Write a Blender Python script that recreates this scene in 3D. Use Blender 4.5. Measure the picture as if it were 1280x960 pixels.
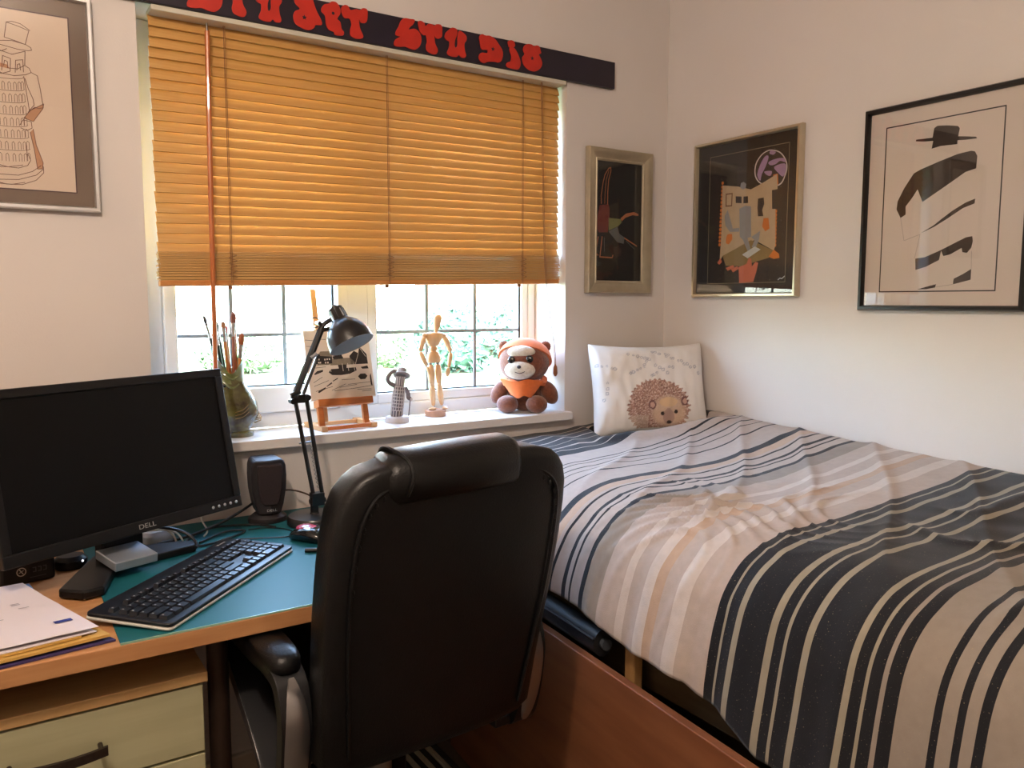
import bpy, bmesh, math, random
import numpy as np
from mathutils import Vector, Matrix, Euler, noise

for o in list(bpy.data.objects):
    bpy.data.objects.remove(o)
SC = bpy.context.scene
COL = SC.collection
random.seed(7)
R = math.radians

# ------------------------------------------------------------------ camera, world, light, exposure
cd = bpy.data.cameras.new('camera')
cam = bpy.data.objects.new('camera', cd)
COL.objects.link(cam)
cd.sensor_width = 36.0
cd.lens = 36.0 * 1009.25 / 1280.0
cd.clip_start = 0.02
yaw, pitch, roll = 0.57622, -0.100928, 0.001288
cam.matrix_world = (Matrix.Translation((-1.9525, -2.05, 1.27)) @ Matrix.Rotation(-yaw, 4, 'Z')
                    @ Matrix.Rotation(math.pi / 2 + pitch, 4, 'X') @ Matrix.Rotation(roll, 4, 'Z'))
SC.camera = cam

world = bpy.data.worlds.new('world')
SC.world = world
world.use_nodes = True
wn = world.node_tree.nodes
wl = world.node_tree.links
sky = wn.new('ShaderNodeTexSky')
sky.sky_type = 'NISHITA'
sky.sun_disc = False
sky.sun_elevation = R(38)
sky.sun_rotation = R(200)
sky.air_density = 1.0
sky.dust_density = 2.5
hs = wn.new('ShaderNodeHueSaturation')
hs.inputs['Saturation'].default_value = 0.9
wl.new(sky.outputs[0], hs.inputs['Color'])
bg = wn['Background']
wl.new(hs.outputs[0], bg.inputs['Color'])
bg.inputs['Strength'].default_value = 6.2

def add_light(name, kind, loc, energy, color, **kw):
    l = bpy.data.lights.new(name, kind)
    l.energy = energy
    l.color = color
    for k, v in kw.items():
        setattr(l, k, v)
    o = bpy.data.objects.new(name, l)
    o.location = loc
    COL.objects.link(o)
    return o

sun = add_light('sun', 'SUN', (0, -5, 12), 7.0, (1.0, 0.95, 0.88), angle=R(1.0))
sun.rotation_euler = (R(50), 0, R(-25))          # from behind the house onto the garden
# the pendant lamp of the room hangs above the frame
bulb = add_light('ceiling_pendant_bulb', 'POINT', (-2.12, -1.55, 2.20), 27.0, (1.0, 0.81, 0.66), shadow_soft_size=0.06)

SC.view_settings.view_transform = 'Standard'
SC.view_settings.look = 'None'
SC.view_settings.gamma = 1.0
SC.view_settings.use_curve_mapping = False
SC.view_settings.exposure = 0.9
try:
    SC.cycles.max_bounces = 10
    SC.cycles.transparent_max_bounces = 12
    SC.cycles.sample_clamp_indirect = 6.0
    SC.cycles.caustics_reflective = False
    SC.cycles.caustics_refractive = False
    SC.cycles.use_denoising = True
except Exception:
    pass

# ------------------------------------------------------------------ materials
def lin(c):
    return tuple(((x / 255.0) / 12.92 if x <= 10 else (((x / 255.0) + 0.055) / 1.055) ** 2.4) for x in c)

MATS = {}
def mat(name, rgb, rough=0.5, metal=0.0, spec=0.5, noise_amt=0.0, noise_scale=20.0, stretch=(1, 1, 1), bump=0.0,
        bump_scale=None, coat=0.0, coat_rough=0.05, rgb2=None, sheen=0.0, trans=0.0, srgb=True, emis=0.0, detail=4.0):
    if name in MATS:
        return MATS[name]
    m = bpy.data.materials.new(name)
    m.use_nodes = True
    nt = m.node_tree
    b = nt.nodes['Principled BSDF']
    c = lin(rgb) if srgb else rgb
    b.inputs['Base Color'].default_value = (*c, 1)
    b.inputs['Roughness'].default_value = rough
    b.inputs['Metallic'].default_value = metal
    b.inputs['Specular IOR Level'].default_value = spec
    b.inputs['Coat Weight'].default_value = coat
    b.inputs['Coat Roughness'].default_value = coat_rough
    b.inputs['Sheen Weight'].default_value = sheen
    if emis:
        b.inputs['Emission Color'].default_value = (*c, 1)
        b.inputs['Emission Strength'].default_value = emis
    tc = mp = nz = None
    if noise_amt or bump or rgb2:
        tc = nt.nodes.new('ShaderNodeTexCoord')
        mp = nt.nodes.new('ShaderNodeMapping')
        mp.inputs['Scale'].default_value = stretch
        nt.links.new(tc.outputs['Object'], mp.inputs[0])
        nz = nt.nodes.new('ShaderNodeTexNoise')
        nz.inputs['Scale'].default_value = noise_scale
        nz.inputs['Detail'].default_value = detail
        nt.links.new(mp.outputs[0], nz.inputs['Vector'])
    if noise_amt or rgb2:
        c2 = (lin(rgb2) if srgb else rgb2) if rgb2 else tuple(x * (1 - noise_amt) for x in c)
        cr = nt.nodes.new('ShaderNodeValToRGB')
        cr.color_ramp.elements[0].position = 0.35
        cr.color_ramp.elements[1].position = 0.65
        cr.color_ramp.elements[0].color = (*c2, 1)
        cr.color_ramp.elements[1].color = (*c, 1)
        nt.links.new(nz.outputs['Fac'], cr.inputs[0])
        nt.links.new(cr.outputs[0], b.inputs['Base Color'])
    if bump:
        bn = nt.nodes.new('ShaderNodeBump')
        bn.inputs['Strength'].default_value = min(1.0, bump)
        bn.inputs['Distance'].default_value = 0.002
        src = nz
        if bump_scale:
            src = nt.nodes.new('ShaderNodeTexNoise')
            src.inputs['Scale'].default_value = bump_scale
            src.inputs['Detail'].default_value = 3
            nt.links.new(tc.outputs['Object'], src.inputs['Vector'])
        nt.links.new(src.outputs['Fac'], bn.inputs['Height'])
        nt.links.new(bn.outputs[0], b.inputs['Normal'])
    if trans:
        out = nt.nodes['Material Output']
        t = nt.nodes.new('ShaderNodeBsdfTranslucent')
        t.inputs['Color'].default_value = (*c, 1)
        mx = nt.nodes.new('ShaderNodeMixShader')
        mx.inputs[0].default_value = trans
        nt.links.new(b.outputs[0], mx.inputs[1])
        nt.links.new(t.outputs[0], mx.inputs[2])
        nt.links.new(mx.outputs[0], out.inputs['Surface'])
    MATS[name] = m
    return m

def glass_mat(name, tint, ior=1.45, strength=1.0):
    m = bpy.data.materials.new(name)
    m.use_nodes = True
    nt = m.node_tree
    nt.nodes.remove(nt.nodes['Principled BSDF'])
    out = nt.nodes['Material Output']
    t = nt.nodes.new('ShaderNodeBsdfTransparent')
    t.inputs['Color'].default_value = (*tint, 1)
    g = nt.nodes.new('ShaderNodeBsdfGlossy')
    g.inputs['Roughness'].default_value = 0.01
    # Schlick reflectance, the same from both faces of the pane
    lw = nt.nodes.new('ShaderNodeLayerWeight')
    pw = nt.nodes.new('ShaderNodeMath'); pw.operation = 'POWER'; pw.inputs[1].default_value = 5.0
    f = nt.nodes.new('ShaderNodeMapRange'); f0 = ((ior - 1) / (ior + 1)) ** 2
    f.inputs[3].default_value = f0; f.inputs[4].default_value = 1.0
    nt.links.new(lw.outputs['Facing'], pw.inputs[0]); nt.links.new(pw.outputs[0], f.inputs[0])
    mx = nt.nodes.new('ShaderNodeMixShader')
    nt.links.new(f.outputs[0], mx.inputs[0])
    nt.links.new(t.outputs[0], mx.inputs[1])
    nt.links.new(g.outputs[0], mx.inputs[2])
    nt.links.new(mx.outputs[0], out.inputs['Surface'])
    MATS[name] = m
    return m

M_WALL = mat('wall_paint', (226, 219, 213), 0.85, spec=0.2, noise_amt=0.03, noise_scale=3, bump=0.12, bump_scale=220)
M_CEIL = mat('ceiling_paint', (232, 226, 220), 0.9, spec=0.2, bump=0.1, noise_scale=90)
M_FLOOR = mat('floor_laminate', (90, 76, 60), 0.55, rgb2=(72, 60, 48), noise_scale=4, stretch=(14, 1.2, 1))
M_UPVC = mat('white_frame', (232, 233, 236), 0.3, noise_amt=0.02, noise_scale=8)
M_SILL = mat('sill_paint', (236, 232, 228), 0.35, noise_amt=0.03, noise_scale=6)
M_SKIRT = mat('skirting_paint', (214, 206, 192), 0.5, noise_amt=0.03, noise_scale=6)
M_LEAD = mat('lead_strip', (132, 142, 152), 0.5, 0.4, noise_amt=0.1)
M_GLASS = glass_mat('window_glass', (0.93, 0.97, 0.97), 1.3)
M_PGLASS = glass_mat('picture_glass', (0.97, 0.97, 0.97), 1.5)
M_SEAL = mat('window_seal', (40, 42, 46), 0.6, noise_amt=0.1)

# ------------------------------------------------------------------ mesh helpers
class MB:
    def __init__(s):
        s.v = []; s.f = []; s.mi = []
    def add(s, vs, fs, mi=0, M=None):
        n = len(s.v)
        for p in vs:
            p = Vector(p)
            if M is not None:
                p = M @ p
            s.v.append((p.x, p.y, p.z))
        for f in fs:
            s.f.append([i + n for i in f]); s.mi.append(mi)
        return s
    def box(s, a, b, M=None, mi=0):
        x0, y0, z0 = a; x1, y1, z1 = b
        vs = [(x0, y0, z0), (x1, y0, z0), (x1, y1, z0), (x0, y1, z0), (x0, y0, z1), (x1, y0, z1), (x1, y1, z1), (x0, y1, z1)]
        return s.add(vs, [(0, 3, 2, 1), (4, 5, 6, 7), (0, 1, 5, 4), (1, 2, 6, 5), (2, 3, 7, 6), (3, 0, 4, 7)], mi, M)
    def loft(s, rings, cap=True, mi=0, M=None, closed=False):
        n = len(rings[0]); vs = [p for r in rings for p in r]; fs = []
        m = len(rings)
        for i in range(m if closed else m - 1):
            a = i * n; b = ((i + 1) % m) * n
            for j in range(n):
                k = (j + 1) % n
                fs.append((a + j, a + k, b + k, b + j))
        if cap and not closed:
            fs.append(tuple(range(n - 1, -1, -1)))
            fs.append(tuple(range((m - 1) * n, m * n)))
        return s.add(vs, fs, mi, M)
    def tube(s, pts, r, n=8, cap=True, mi=0, M=None, closed=False, flat=None):
        pts = [Vector(p) for p in pts]
        m = len(pts)
        rs = r if isinstance(r, (list, tuple)) else [r] * m
        rings = []; up = None
        for i, p in enumerate(pts):
            if closed:
                t = (pts[(i + 1) % m] - pts[i - 1])
            else:
                t = pts[min(i + 1, m - 1)] - pts[max(i - 1, 0)]
            if t.length < 1e-9:
                t = Vector((0, 0, 1))
            t.normalize()
            if up is None:
                up = Vector((0, 0, 1)) if abs(t.z) < 0.9 else Vector((1, 0, 0))
            up = (up - t * up.dot(t))
            if up.length < 1e-6:
                up = Vector((1, 0, 0)) - t * t.x
            up.normalize()
            sd = t.cross(up)
            q = flat or (1, 1)
            rings.append([tuple(p + (sd * math.cos(a) * q[0] + up * math.sin(a) * q[1]) * rs[i])
                          for a in [2 * math.pi * j / n for j in range(n)]])
        return s.loft(rings, cap, mi, M, closed)
    def cyl(s, p0, p1, r0, r1=None, n=20, mi=0, M=None):
        return s.tube([p0, p1], [r0, r0 if r1 is None else r1], n, True, mi, M)
    def lathe(s, prof, n=24, M=None, mi=0, sx=1.0, sy=1.0):
        rings = [[(max(r, 1e-5) * math.cos(2 * math.pi * j / n) * sx, max(r, 1e-5) * math.sin(2 * math.pi * j / n) * sy, z)
                  for j in range(n)] for r, z in prof]
        return s.loft(rings, True, mi, M)
    def ell(s, c, rad, n=16, m=10, M=None, rot=None, mi=0):
        T = Matrix.Translation(c) @ (Euler(rot).to_matrix().to_4x4() if rot else Matrix())
        if M is not None:
            T = M @ T
        rings = []
        for i in range(m + 1):
            a = -math.pi / 2 + math.pi * i / m
            cr = max(math.cos(a), 0.02)
            rings.append([(rad[0] * cr * math.cos(2 * math.pi * j / n), rad[1] * cr * math.sin(2 * math.pi * j / n), rad[2] * math.sin(a))
                          for j in range(n)])
        return s.loft(rings, True, mi, T)
    def prism(s, poly, y0, y1, M=None, mi=0):
        # poly in (x,z); extruded from y0 (front, facing -y) to y1
        n = len(poly)
        vs = [(x, y0, z) for x, z in poly] + [(x, y1, z) for x, z in poly]
        fs = [tuple(range(n)), tuple(range(2 * n - 1, n - 1, -1))]
        for i in range(n):
            k = (i + 1) % n
            fs.append((i, i + n, k + n, k))
        return s.add(vs, fs, mi, M)
    def slab(s, poly, z0, z1, M=None, mi=0):
        n = len(poly)
        vs = [(x, y, z0) for x, y in poly] + [(x, y, z1) for x, y in poly]
        fs = [tuple(range(n - 1, -1, -1)), tuple(range(n, 2 * n))]
        for i in range(n):
            k = (i + 1) % n
            fs.append((i, k, k + n, i + n))
        return s.add(vs, fs, mi, M)
    def flatpoly(s, poly, y, mi=0):
        return s.add([(a, y, b) for a, b in poly], [tuple(range(len(poly)))], mi)
    def stroke(s, pts, w, y, mi=0):
        for (a, b), (c, d) in zip(pts[:-1], pts[1:]):
            L = math.hypot(c - a, d - b) or 1e-6
            nx, nz = -(d - b) / L * w / 2, (c - a) / L * w / 2
            ex, ez = (c - a) / L * w * .3, (d - b) / L * w * .3
            s.add([(a + nx - ex, y, b + nz - ez), (a - nx - ex, y, b - nz - ez), (c - nx + ex, y, d - nz + ez), (c + nx + ex, y, d + nz + ez)],
                  [(0, 1, 2, 3)], mi)
        return s
    def build(s, name, m, parent=None, smooth=True, bevel=0.0, seg=2, angle=35, subsurf=0, loc=None):
        me = bpy.data.meshes.new(name)
        me.from_pydata(s.v, [], s.f)
        for mm in (m if isinstance(m, (list, tuple)) else [m]):
            me.materials.append(mm)
        if isinstance(m, (list, tuple)):
            me.polygons.foreach_set('material_index', s.mi)
        bm = bmesh.new(); bm.from_mesh(me)
        bmesh.ops.recalc_face_normals(bm, faces=bm.faces)
        bm.to_mesh(me); bm.free()
        if smooth:
            me.shade_smooth()
            me.set_sharp_from_angle(angle=R(angle))
        o = bpy.data.objects.new(name, me)
        COL.objects.link(o)
        if parent:
            o.parent = parent
        if loc is not None:
            o.location = loc
        if bevel:
            bv = o.modifiers.new('bevel', 'BEVEL')
            bv.width = bevel; bv.segments = seg; bv.limit_method = 'ANGLE'; bv.angle_limit = R(40)
        if subsurf:
            sb = o.modifiers.new('subsurf', 'SUBSURF')
            sb.levels = subsurf; sb.render_levels = subsurf
        return o

def thing(name, label, cat, loc=(0, 0, 0), rotz=0.0, group=None, rot=None):
    o = bpy.data.objects.new(name, None)
    o.empty_display_size = 0.05
    COL.objects.link(o)
    o.location = loc
    o.rotation_euler = rot if rot else (0, 0, rotz)
    return tag(o, label, cat, group)
def tag(o, label, cat, group=None):
    o['label'] = label; o['category'] = cat
    if group:
        o['group'] = group
    return o
def struct(o):
    o['kind'] = 'structure'
    return o
def smoothloop(pts, k=4):
    out = []; n = len(pts)
    for i in range(n):
        p0, p1, p2, p3 = [pts[(i + j) % n] for j in (-1, 0, 1, 2)]
        for t in [j / k for j in range(k)]:
            out.append(tuple(0.5 * ((2 * b) + (-a + c) * t + (2 * a - 5 * b + 4 * c - d) * t * t + (-a + 3 * b - 3 * c + d) * t ** 3)
                             for a, b, c, d in zip(p0, p1, p2, p3)))
    return out
def smoothpath(pts, k=6):
    P = [pts[0]] + list(pts) + [pts[-1]]; out = []
    for i in range(len(pts) - 1):
        p0, p1, p2, p3 = P[i:i + 4]
        for t in [j / k for j in range(k)]:
            out.append(tuple(0.5 * ((2 * b) + (-a + c) * t + (2 * a - 5 * b + 4 * c - d) * t * t + (-a + 3 * b - 3 * c + d) * t ** 3)
                             for a, b, c, d in zip(p0, p1, p2, p3)))
    out.append(tuple(pts[-1]))
    return out
def star(c, r, n=5, k=0.42):
    return [(c[0] + (r if i % 2 == 0 else r * k) * math.sin(math.pi * i / n), c[1] + (r if i % 2 == 0 else r * k) * math.cos(math.pi * i / n)) for i in range(2 * n)]
def disc(c, r, n=16, sx=1.0):
    return [(c[0] + r * sx * math.cos(2 * math.pi * i / n), c[1] + r * math.sin(2 * math.pi * i / n)) for i in range(n)]
def mm(pts):
    return [(a / 1000.0, b / 1000.0) for a, b in pts]

# ------------------------------------------------------------------ room
XL, XR_, YF, ZC = -3.05, 0.0, -3.3, 2.36
WX0, WX1, WZ0, WZ1 = -1.633, -0.421, 0.900, 1.958
WT = 0.30
struct(MB().box((XL - .1, YF - .1, -.12), (.12, WT, 0)).build('floor', M_FLOOR, smooth=False))
struct(MB().box((XL - .1, YF - .1, ZC), (.12, WT, ZC + .12)).build('ceiling', M_CEIL, smooth=False))
struct(MB().box((0, YF - .1, 0), (.12, WT, ZC)).build('wall_right', M_WALL, smooth=False))
struct(MB().box((XL - .1, YF - .1, 0), (XL, WT, ZC)).build('wall_left', M_WALL, smooth=False))
struct(MB().box((XL, YF - .1, 0), (0, YF, ZC)).build('wall_front', M_WALL, smooth=False))
wb = MB()
def wallgrid(mb):
    xs = [XL, WX0, WX1, 0.0]; zs = [0, WZ0, WZ1, ZC]
    idx = {}
    for y in (0.0, WT):
        for i, x in enumerate(xs):
            for j, z in enumerate(zs):
                idx[(i, j, y)] = len(mb.v); mb.v.append((x, y, z))
    for y in (0.0, WT):
        for i in range(3):
            for j in range(3):
                if (i, j) == (1, 1): continue
                mb.f.append([idx[(i, j, y)], idx[(i + 1, j, y)], idx[(i + 1, j + 1, y)], idx[(i, j + 1, y)]]); mb.mi.append(0)
    loop = [(1, 1), (2, 1), (2, 2), (1, 2)]
    for k in range(4):
        a, b = loop[k], loop[(k + 1) % 4]
        mb.f.append([idx[(*a, 0.0)], idx[(*b, 0.0)], idx[(*b, WT)], idx[(*a, WT)]]); mb.mi.append(0)
    outer = [(0, 0), (1, 0), (2, 0), (3, 0), (3, 1), (3, 2), (3, 3), (2, 3), (1, 3), (0, 3), (0, 2), (0, 1)]
    for k in range(12):
        a, b = outer[k], outer[(k + 1) % 12]
        mb.f.append([idx[(*a, 0.0)], idx[(*b, 0.0)], idx[(*b, WT)], idx[(*a, WT)]]); mb.mi.append(0)
wallgrid(wb)
struct(wb.build('wall_back', M_WALL, smooth=False))
struct(MB().box((XL, -.018, 0), (-.62, 0, .11)).build('baseboard_back', M_SKIRT, smooth=False, bevel=.004))
# window sill board
ws = MB().box((WX0 + .001, -.001, .899), (WX1 - .001, .166, .925)).box((WX0 - .012, -.028, .899), (WX1 + .012, .0, .925))
struct(ws.build('trim_1', M_SILL, smooth=False, bevel=.003))

# window: outer frame, casement, mullion, panes with lead strips
FY0, FY1 = .165, .235
win = bpy.data.objects.new('window_1', None); COL.objects.link(win); struct(win)
win.location = (0, 0, 0)
def bar(x0, x1, z0, z1, y0=FY0, y1=FY1, name='frame_bar', m=None):
    return MB().box((x0, y0, z0), (x1, y1, z1)).build(name, m or M_UPVC, win, smooth=False, bevel=.004)
bar(WX0 + .001, -1.575, .925, 1.957); bar(-.447, WX1 - .001, .925, 1.957)
bar(-1.575, -.447, .925, .968); bar(-1.575, -.447, 1.915, 1.957)
bar(-1.083, -1.017, .968, 1.915)
# left opening casement, proud of the frame
for a in [(-1.575, -1.543, .968, 1.915), (-1.113, -1.083, .968, 1.915), (-1.543, -1.113, .968, 1.038), (-1.543, -1.113, 1.855, 1.915)]:
    bar(*a, y0=.150, y1=.215, name='casement_bar')
for a in [(-1.017, -.985, .968, 1.915), (-.470, -.447, .968, 1.915), (-.985, -.470, .968, .998), (-.985, -.470, 1.885, 1.915)]:
    bar(*a, y0=.172, y1=.215, name='glazing_bead')
for (x0, x1, z0, z1) in [(-1.543, -1.113, 1.038, 1.855), (-.985, -.470, .998, 1.885)]:
    MB().box((x0 - .004, .190, z0 - .004), (x1 + .004, .196, z1 + .004)).build('pane', M_GLASS, win, smooth=False)
    sl = MB()
    for a in [(x0, x0 + .005, z0, z1), (x1 - .005, x1, z0, z1), (x0, x1, z0, z0 + .004), (x0, x1, z1 - .004, z1)]:
        sl.box((a[0], .184, a[2]), (a[1], .190, a[3]))
    sl.build('seal', M_SEAL, win, smooth=False)
    w = x1 - x0
    for k in (1, 2):
        MB().box((x0 + w * k / 3 - .005, .186, z0), (x0 + w * k / 3 + .005, .190, z1)).build('lead_strip', M_LEAD, win, smooth=False)
    for z in (1.180, 1.42, 1.66):
        MB().box((x0, .185, z - .005), (x1, .1895, z + .005)).build('lead_strip', M_LEAD, win, smooth=False)

# ------------------------------------------------------------------ wooden venetian blind
M_SLAT = mat('slat_wood', (214, 166, 98), 0.42, rgb2=(204, 152, 84), noise_scale=6, stretch=(1.2, 30, 30), trans=0.07, coat=0.25, coat_rough=.25)
M_SLAT2 = mat('rail_wood', (206, 138, 72), 0.4, rgb2=(190, 122, 60), noise_scale=6, stretch=(1.2, 30, 30), coat=0.3, coat_rough=.2)
M_CORD = mat('blind_cord', (150, 104, 66), 0.8, noise_amt=.15, noise_scale=200)
M_RAIL = mat('headrail_paint', (214, 208, 190), 0.4, noise_amt=.05)
blind = thing('venetian_blind', 'orange wooden venetian blind half raised over the window', 'blind', (0, 0, 0))
BX0, BX1, BY = -1.602, -.430, .034
MB().box((BX0, -.010, 1.929), (BX1, .056, 1.9412)).build('head_rail', M_RAIL, blind, smooth=False, bevel=.002)
def slat_mesh(name, w=.0285, curve=.0016):
    mb = MB(); n = 5; rings = []
    for x in (BX0, BX1):
        top = []; bot = []
        for i in range(n):
            t = -1 + 2 * i / (n - 1)
            top.append((x, t * w / 2, curve * (1 - t * t) + .0015)); bot.append((x, t * w / 2, curve * (1 - t * t) - .0015))
        rings.append(top + bot[::-1])
    mb.loft(rings)
    return mb
proto = slat_mesh('slat').build('slat', M_SLAT, blind, angle=50)
CXB = (BX0 + BX1) / 2
for v in proto.data.vertices:
    v.co.x -= CXB
NS = 23
ZT, ZBL, ZBR = 1.918, 1.392, 1.421
WB = BX1 - BX0
first = True
for i in range(NS):
    t = i / (NS - 1)
    zl, zr = ZT + (ZBL + .006 - ZT) * t, ZT + (ZBR + .006 - ZT) * t
    o = proto if first else proto.copy()
    if not first:
        COL.objects.link(o); o.parent = blind
    first = False
    o.location = (CXB + random.uniform(-.0015, .0015), BY, (zl + zr) / 2)
    o.rotation_euler = (R(68 + random.uniform(-1.5, 1.5)), -math.atan2(zr - zl, WB), 0)
NB = 18
for i in range(NB):
    o = proto.copy(); COL.objects.link(o); o.parent = blind
    zl, zr = ZBL - .004 - i * .0039, ZBR - .004 - i * .0043
    o.location = (CXB + random.uniform(-.003, .003), BY + random.uniform(-.0015, .0015), (zl + zr) / 2 - .002)
    o.rotation_euler = (R(random.uniform(-.6, 1.2)), -math.atan2(zr - zl, WB), 0)
o = MB().box((-WB / 2, -.0145, -.007), (WB / 2, .0145, .007)).build('bottom_rail', M_SLAT2, blind, smooth=False, bevel=.003)
o.location = (CXB, BY, (1.3135 + 1.335) / 2); o.rotation_euler = (0, -math.atan2(1.335 - 1.3135, WB), 0)
M_KNOT = mat('cord_plug', (150, 92, 52), .6, noise_amt=.1)
for x in (-1.437, -1.013, -.573):
    zb = 1.3135 + (1.335 - 1.3135) * (x - BX0) / WB
    for dy in (-.0165, .0165):
        MB().tube([(x, BY + dy, 1.938), (x, BY + dy, zb)], .0009, 5).build('ladder_cord', M_CORD, blind)
    MB().tube([(x + .003, BY - .0175, 1.938), (x + .003, BY - .0175, zb - .004)], .0007, 5).build('lift_cord', M_CORD, blind)
    # slack ladder string bunched in front of the closed stack
    pts = [(x + .010 * math.sin(k * 1.7) + .004, BY - .0185 - .002 * (k % 2), zb + .012 + .064 * k / 18) for k in range(19)]
    MB().tube(smoothpath(pts, 4), .0007, 5).build('slack_cord', M_CORD, blind)
    MB().ell((x, BY, zb - .010), (.006, .006, .006), 10, 6).build('cord_plug', M_KNOT, blind)
# tilt wand
wand = MB().tube([(-1.478, .006, 1.925), (-1.478, .004, 1.905)], .0022, 8).build('wand_hook', mat('hook_steel', (150, 150, 148), .3, 1.0, noise_amt=.05), blind)
MB().tube([(-1.478, .004, 1.906), (-1.484, .0, 1.50), (-1.488, -.002, 1.05)], [.006, .0062, .0055], 10).build('tilt_wand', mat('wand_wood', (196, 108, 44), .35, rgb2=(170, 88, 34), noise_scale=8, stretch=(30, 30, 1), coat=.3), blind)
# pull cords
for dx in (0, .004):
    MB().tube(smoothpath([(-.512 + dx, .008, 1.935), (-.508 + dx, .002, 1.6), (-.497 + dx, .0, 1.33), (-.458 + dx, .012, 1.15), (-.444 + dx, .022, 1.068)], 5), .0011, 5).build('pull_cord', M_CORD, blind)
MB().lathe([(.002, 1.074), (.006, 1.064), (.007, 1.044), (.003, 1.036)], 10, Matrix.Translation((-.442, .022, 0))).build('cord_tassel', M_KNOT, blind)

# ------------------------------------------------------------------ painted sign above the window
LET={
 'S':[(25, 42),(41, 43),(55, 43),(50, 30),(42, 23),(37, 15),(43, 17),(54, 20),(65, 16),(73, 5),(74, -10),(68, -24),(55, -34),(40, -34),(26, -31),(11, -34),(-4, -34),(-7, -28),(-3, -18),(5, -12),(11, -8),(-1, -6),(-1, 3),(7, 17),(14, 33)],
 'T':[(65, 39),(73, 44),(84, 40),(86, 33),(91, 36),(97, 41),(108, 41),(115, 38),(119, 43),(132, 45),(138, 39),(138, 27),(137, 14),(128, 7),(119, 7),(114, 12),(116, -7),(124, -22),(121, -33),(112, -37),(99, -35),(90, -30),(88, -19),(91, -7),(88, 9),(82, 8),(73, 12),(68, 22)],
 'U':[(148, 25),(157, 34),(166, 42),(175, 44),(184, 41),(185, 28),(178, 11),(177, -4),(181, -8),(186, 1),(186, 17),(189, 34),(193, 39),(202, 37),(214, 29),(215, 18),(208, 7),(209, -10),(213, -23),(209, -30),(197, -31),(190, -26),(184, -32),(170, -34),(156, -31),(153, -24),(159, -11),(160, 4),(152, 7),(146, 13)],
 'D':[(256, 34),(265, 43),(277, 41),(291, 43),(308, 37),(320, 26),(332, 12),(335, -2),(330, -19),(320, -26),(306, -26),(286, -29),(272, -35),(260, -32),(254, -23),(258, -12),(267, -7),(282, -6),(282, 3),(265, 1),(260, 10),(258, 21)],
 'i0':[(352, 37),(362, 43),(373, 41),(377, 31),(372, 25),(359, 22),(354, 27)],
 'i1':[(358, 20),(369, 24),(379, 19),(392, -1),(396, -18),(390, -33),(377, -36),(355, -35),(346, -30),(350, -21),(361, -16),(364, -1),(359, 10)],
 'O':[(408, 34),(420, 42),(435, 43),(443, 39),(450, 43),(461, 43),(466, 34),(469, 24),(461, 19),(469, 7),(473, -6),(466, -20),(451, -30),(435, -32),(417, -27),(405, -15),(402, 1),(410, 12),(405, 22)],
 'starD':[(301, 8)],
 'starO':[(437, 4)],
 'A':[(-274, 48),(-272, 24),(-260, 12),(-272, 4),(-277, -10),(-272, -25),(-256, -33),(-239, -35),(-225, -28),(-220, -20),(-205, -17),(-205, -6),(-217, 15),(-226, 40),(-231, 59),(-254, 61)],
 'R':[(-204, 24),(-197, 34),(-184, 39),(-177, 45),(-164, 45),(-155, 33),(-155, 19),(-163, 6),(-155, -1),(-152, -17),(-146, -23),(-148, -32),(-161, -35),(-171, -34),(-173, -28),(-186, -25),(-193, -13),(-195, 7),(-204, 15)],
 'T2':[(-152, 34),(-144, 43),(-134, 43),(-127, 34),(-112, 39),(-101, 39),(-93, 45),(-81, 43),(-81, 21),(-86, 10),(-99, 8),(-104, 15),(-102, -6),(-93, -25),(-100, -32),(-115, -34),(-128, -29),(-129, -15),(-125, -1),(-130, 12),(-143, 11),(-150, 20)],
 'starA':[(-249, -7)],
 'holeR':[(-174, 17)],
 'refS':[(-526, -31),(-446, -16),(-475, -34)],
 'refT':[(-432, 0),(-394, -32)],
 'refU':[(-367, -18),(-305, -29),(-349, -32)],
}
P3={
 'hat':[(-27, 439),(-19, 443),(4, 440),(30, 434),(35, 428),(32, 410),(50, 407),(74, 402),(76, 398),(50, 399),(31, 401),(31, 392),(13, 393),(-9, 394),(-31, 391),(-28, 409),(-50, 411),(-72, 415),(-71, 419),(-50, 418),(-30, 417)],
 'b1':[(-73, 338),(-56, 345),(-11, 358),(33, 369),(64, 372),(73, 369),(79, 358),(78, 330),(54, 325),(24, 307),(-7, 289),(-47, 266),(-55, 284),(-61, 298),(-73, 280),(-90, 259),(-89, 239),(-102, 232),(-114, 254),(-112, 274),(-96, 305)],
 'b2':[(-48, 190),(-16, 207),(3, 221),(28, 238),(58, 254),(80, 261),(79, 250),(53, 242),(16, 220),(-15, 203)],
 'b3':[(-58, 129),(-35, 131),(4, 146),(32, 159),(63, 173),(78, 175),(80, 163),(77, 148),(68, 137),(57, 139),(55, 149),(28, 135),(12, 132),(6, 145),(2, 123),(-30, 108),(-56, 101)],
 'b4':[(40, 77),(62, 88),(80, 99),(80, 74),(60, 69),(39, 64)],
 'b5':[(-49, 53),(-27, 59),(-2, 65),(-4, 57),(-27, 53)],
 'l1':[(-102, 232),(-90, 175),(-48, 188)],
 'l2':[(-49, 187),(-60, 130)],
 'l3':[(78, 141),(80, 99)],
 'l4':[(-2, 58),(39, 64)],
 'rect':[(-154, 456),(133, 461),(138, 48),(-147, 48)],
 'outer':[(-210, 508),(171, 516),(194, 0),(-200, -1)],
}
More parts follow.
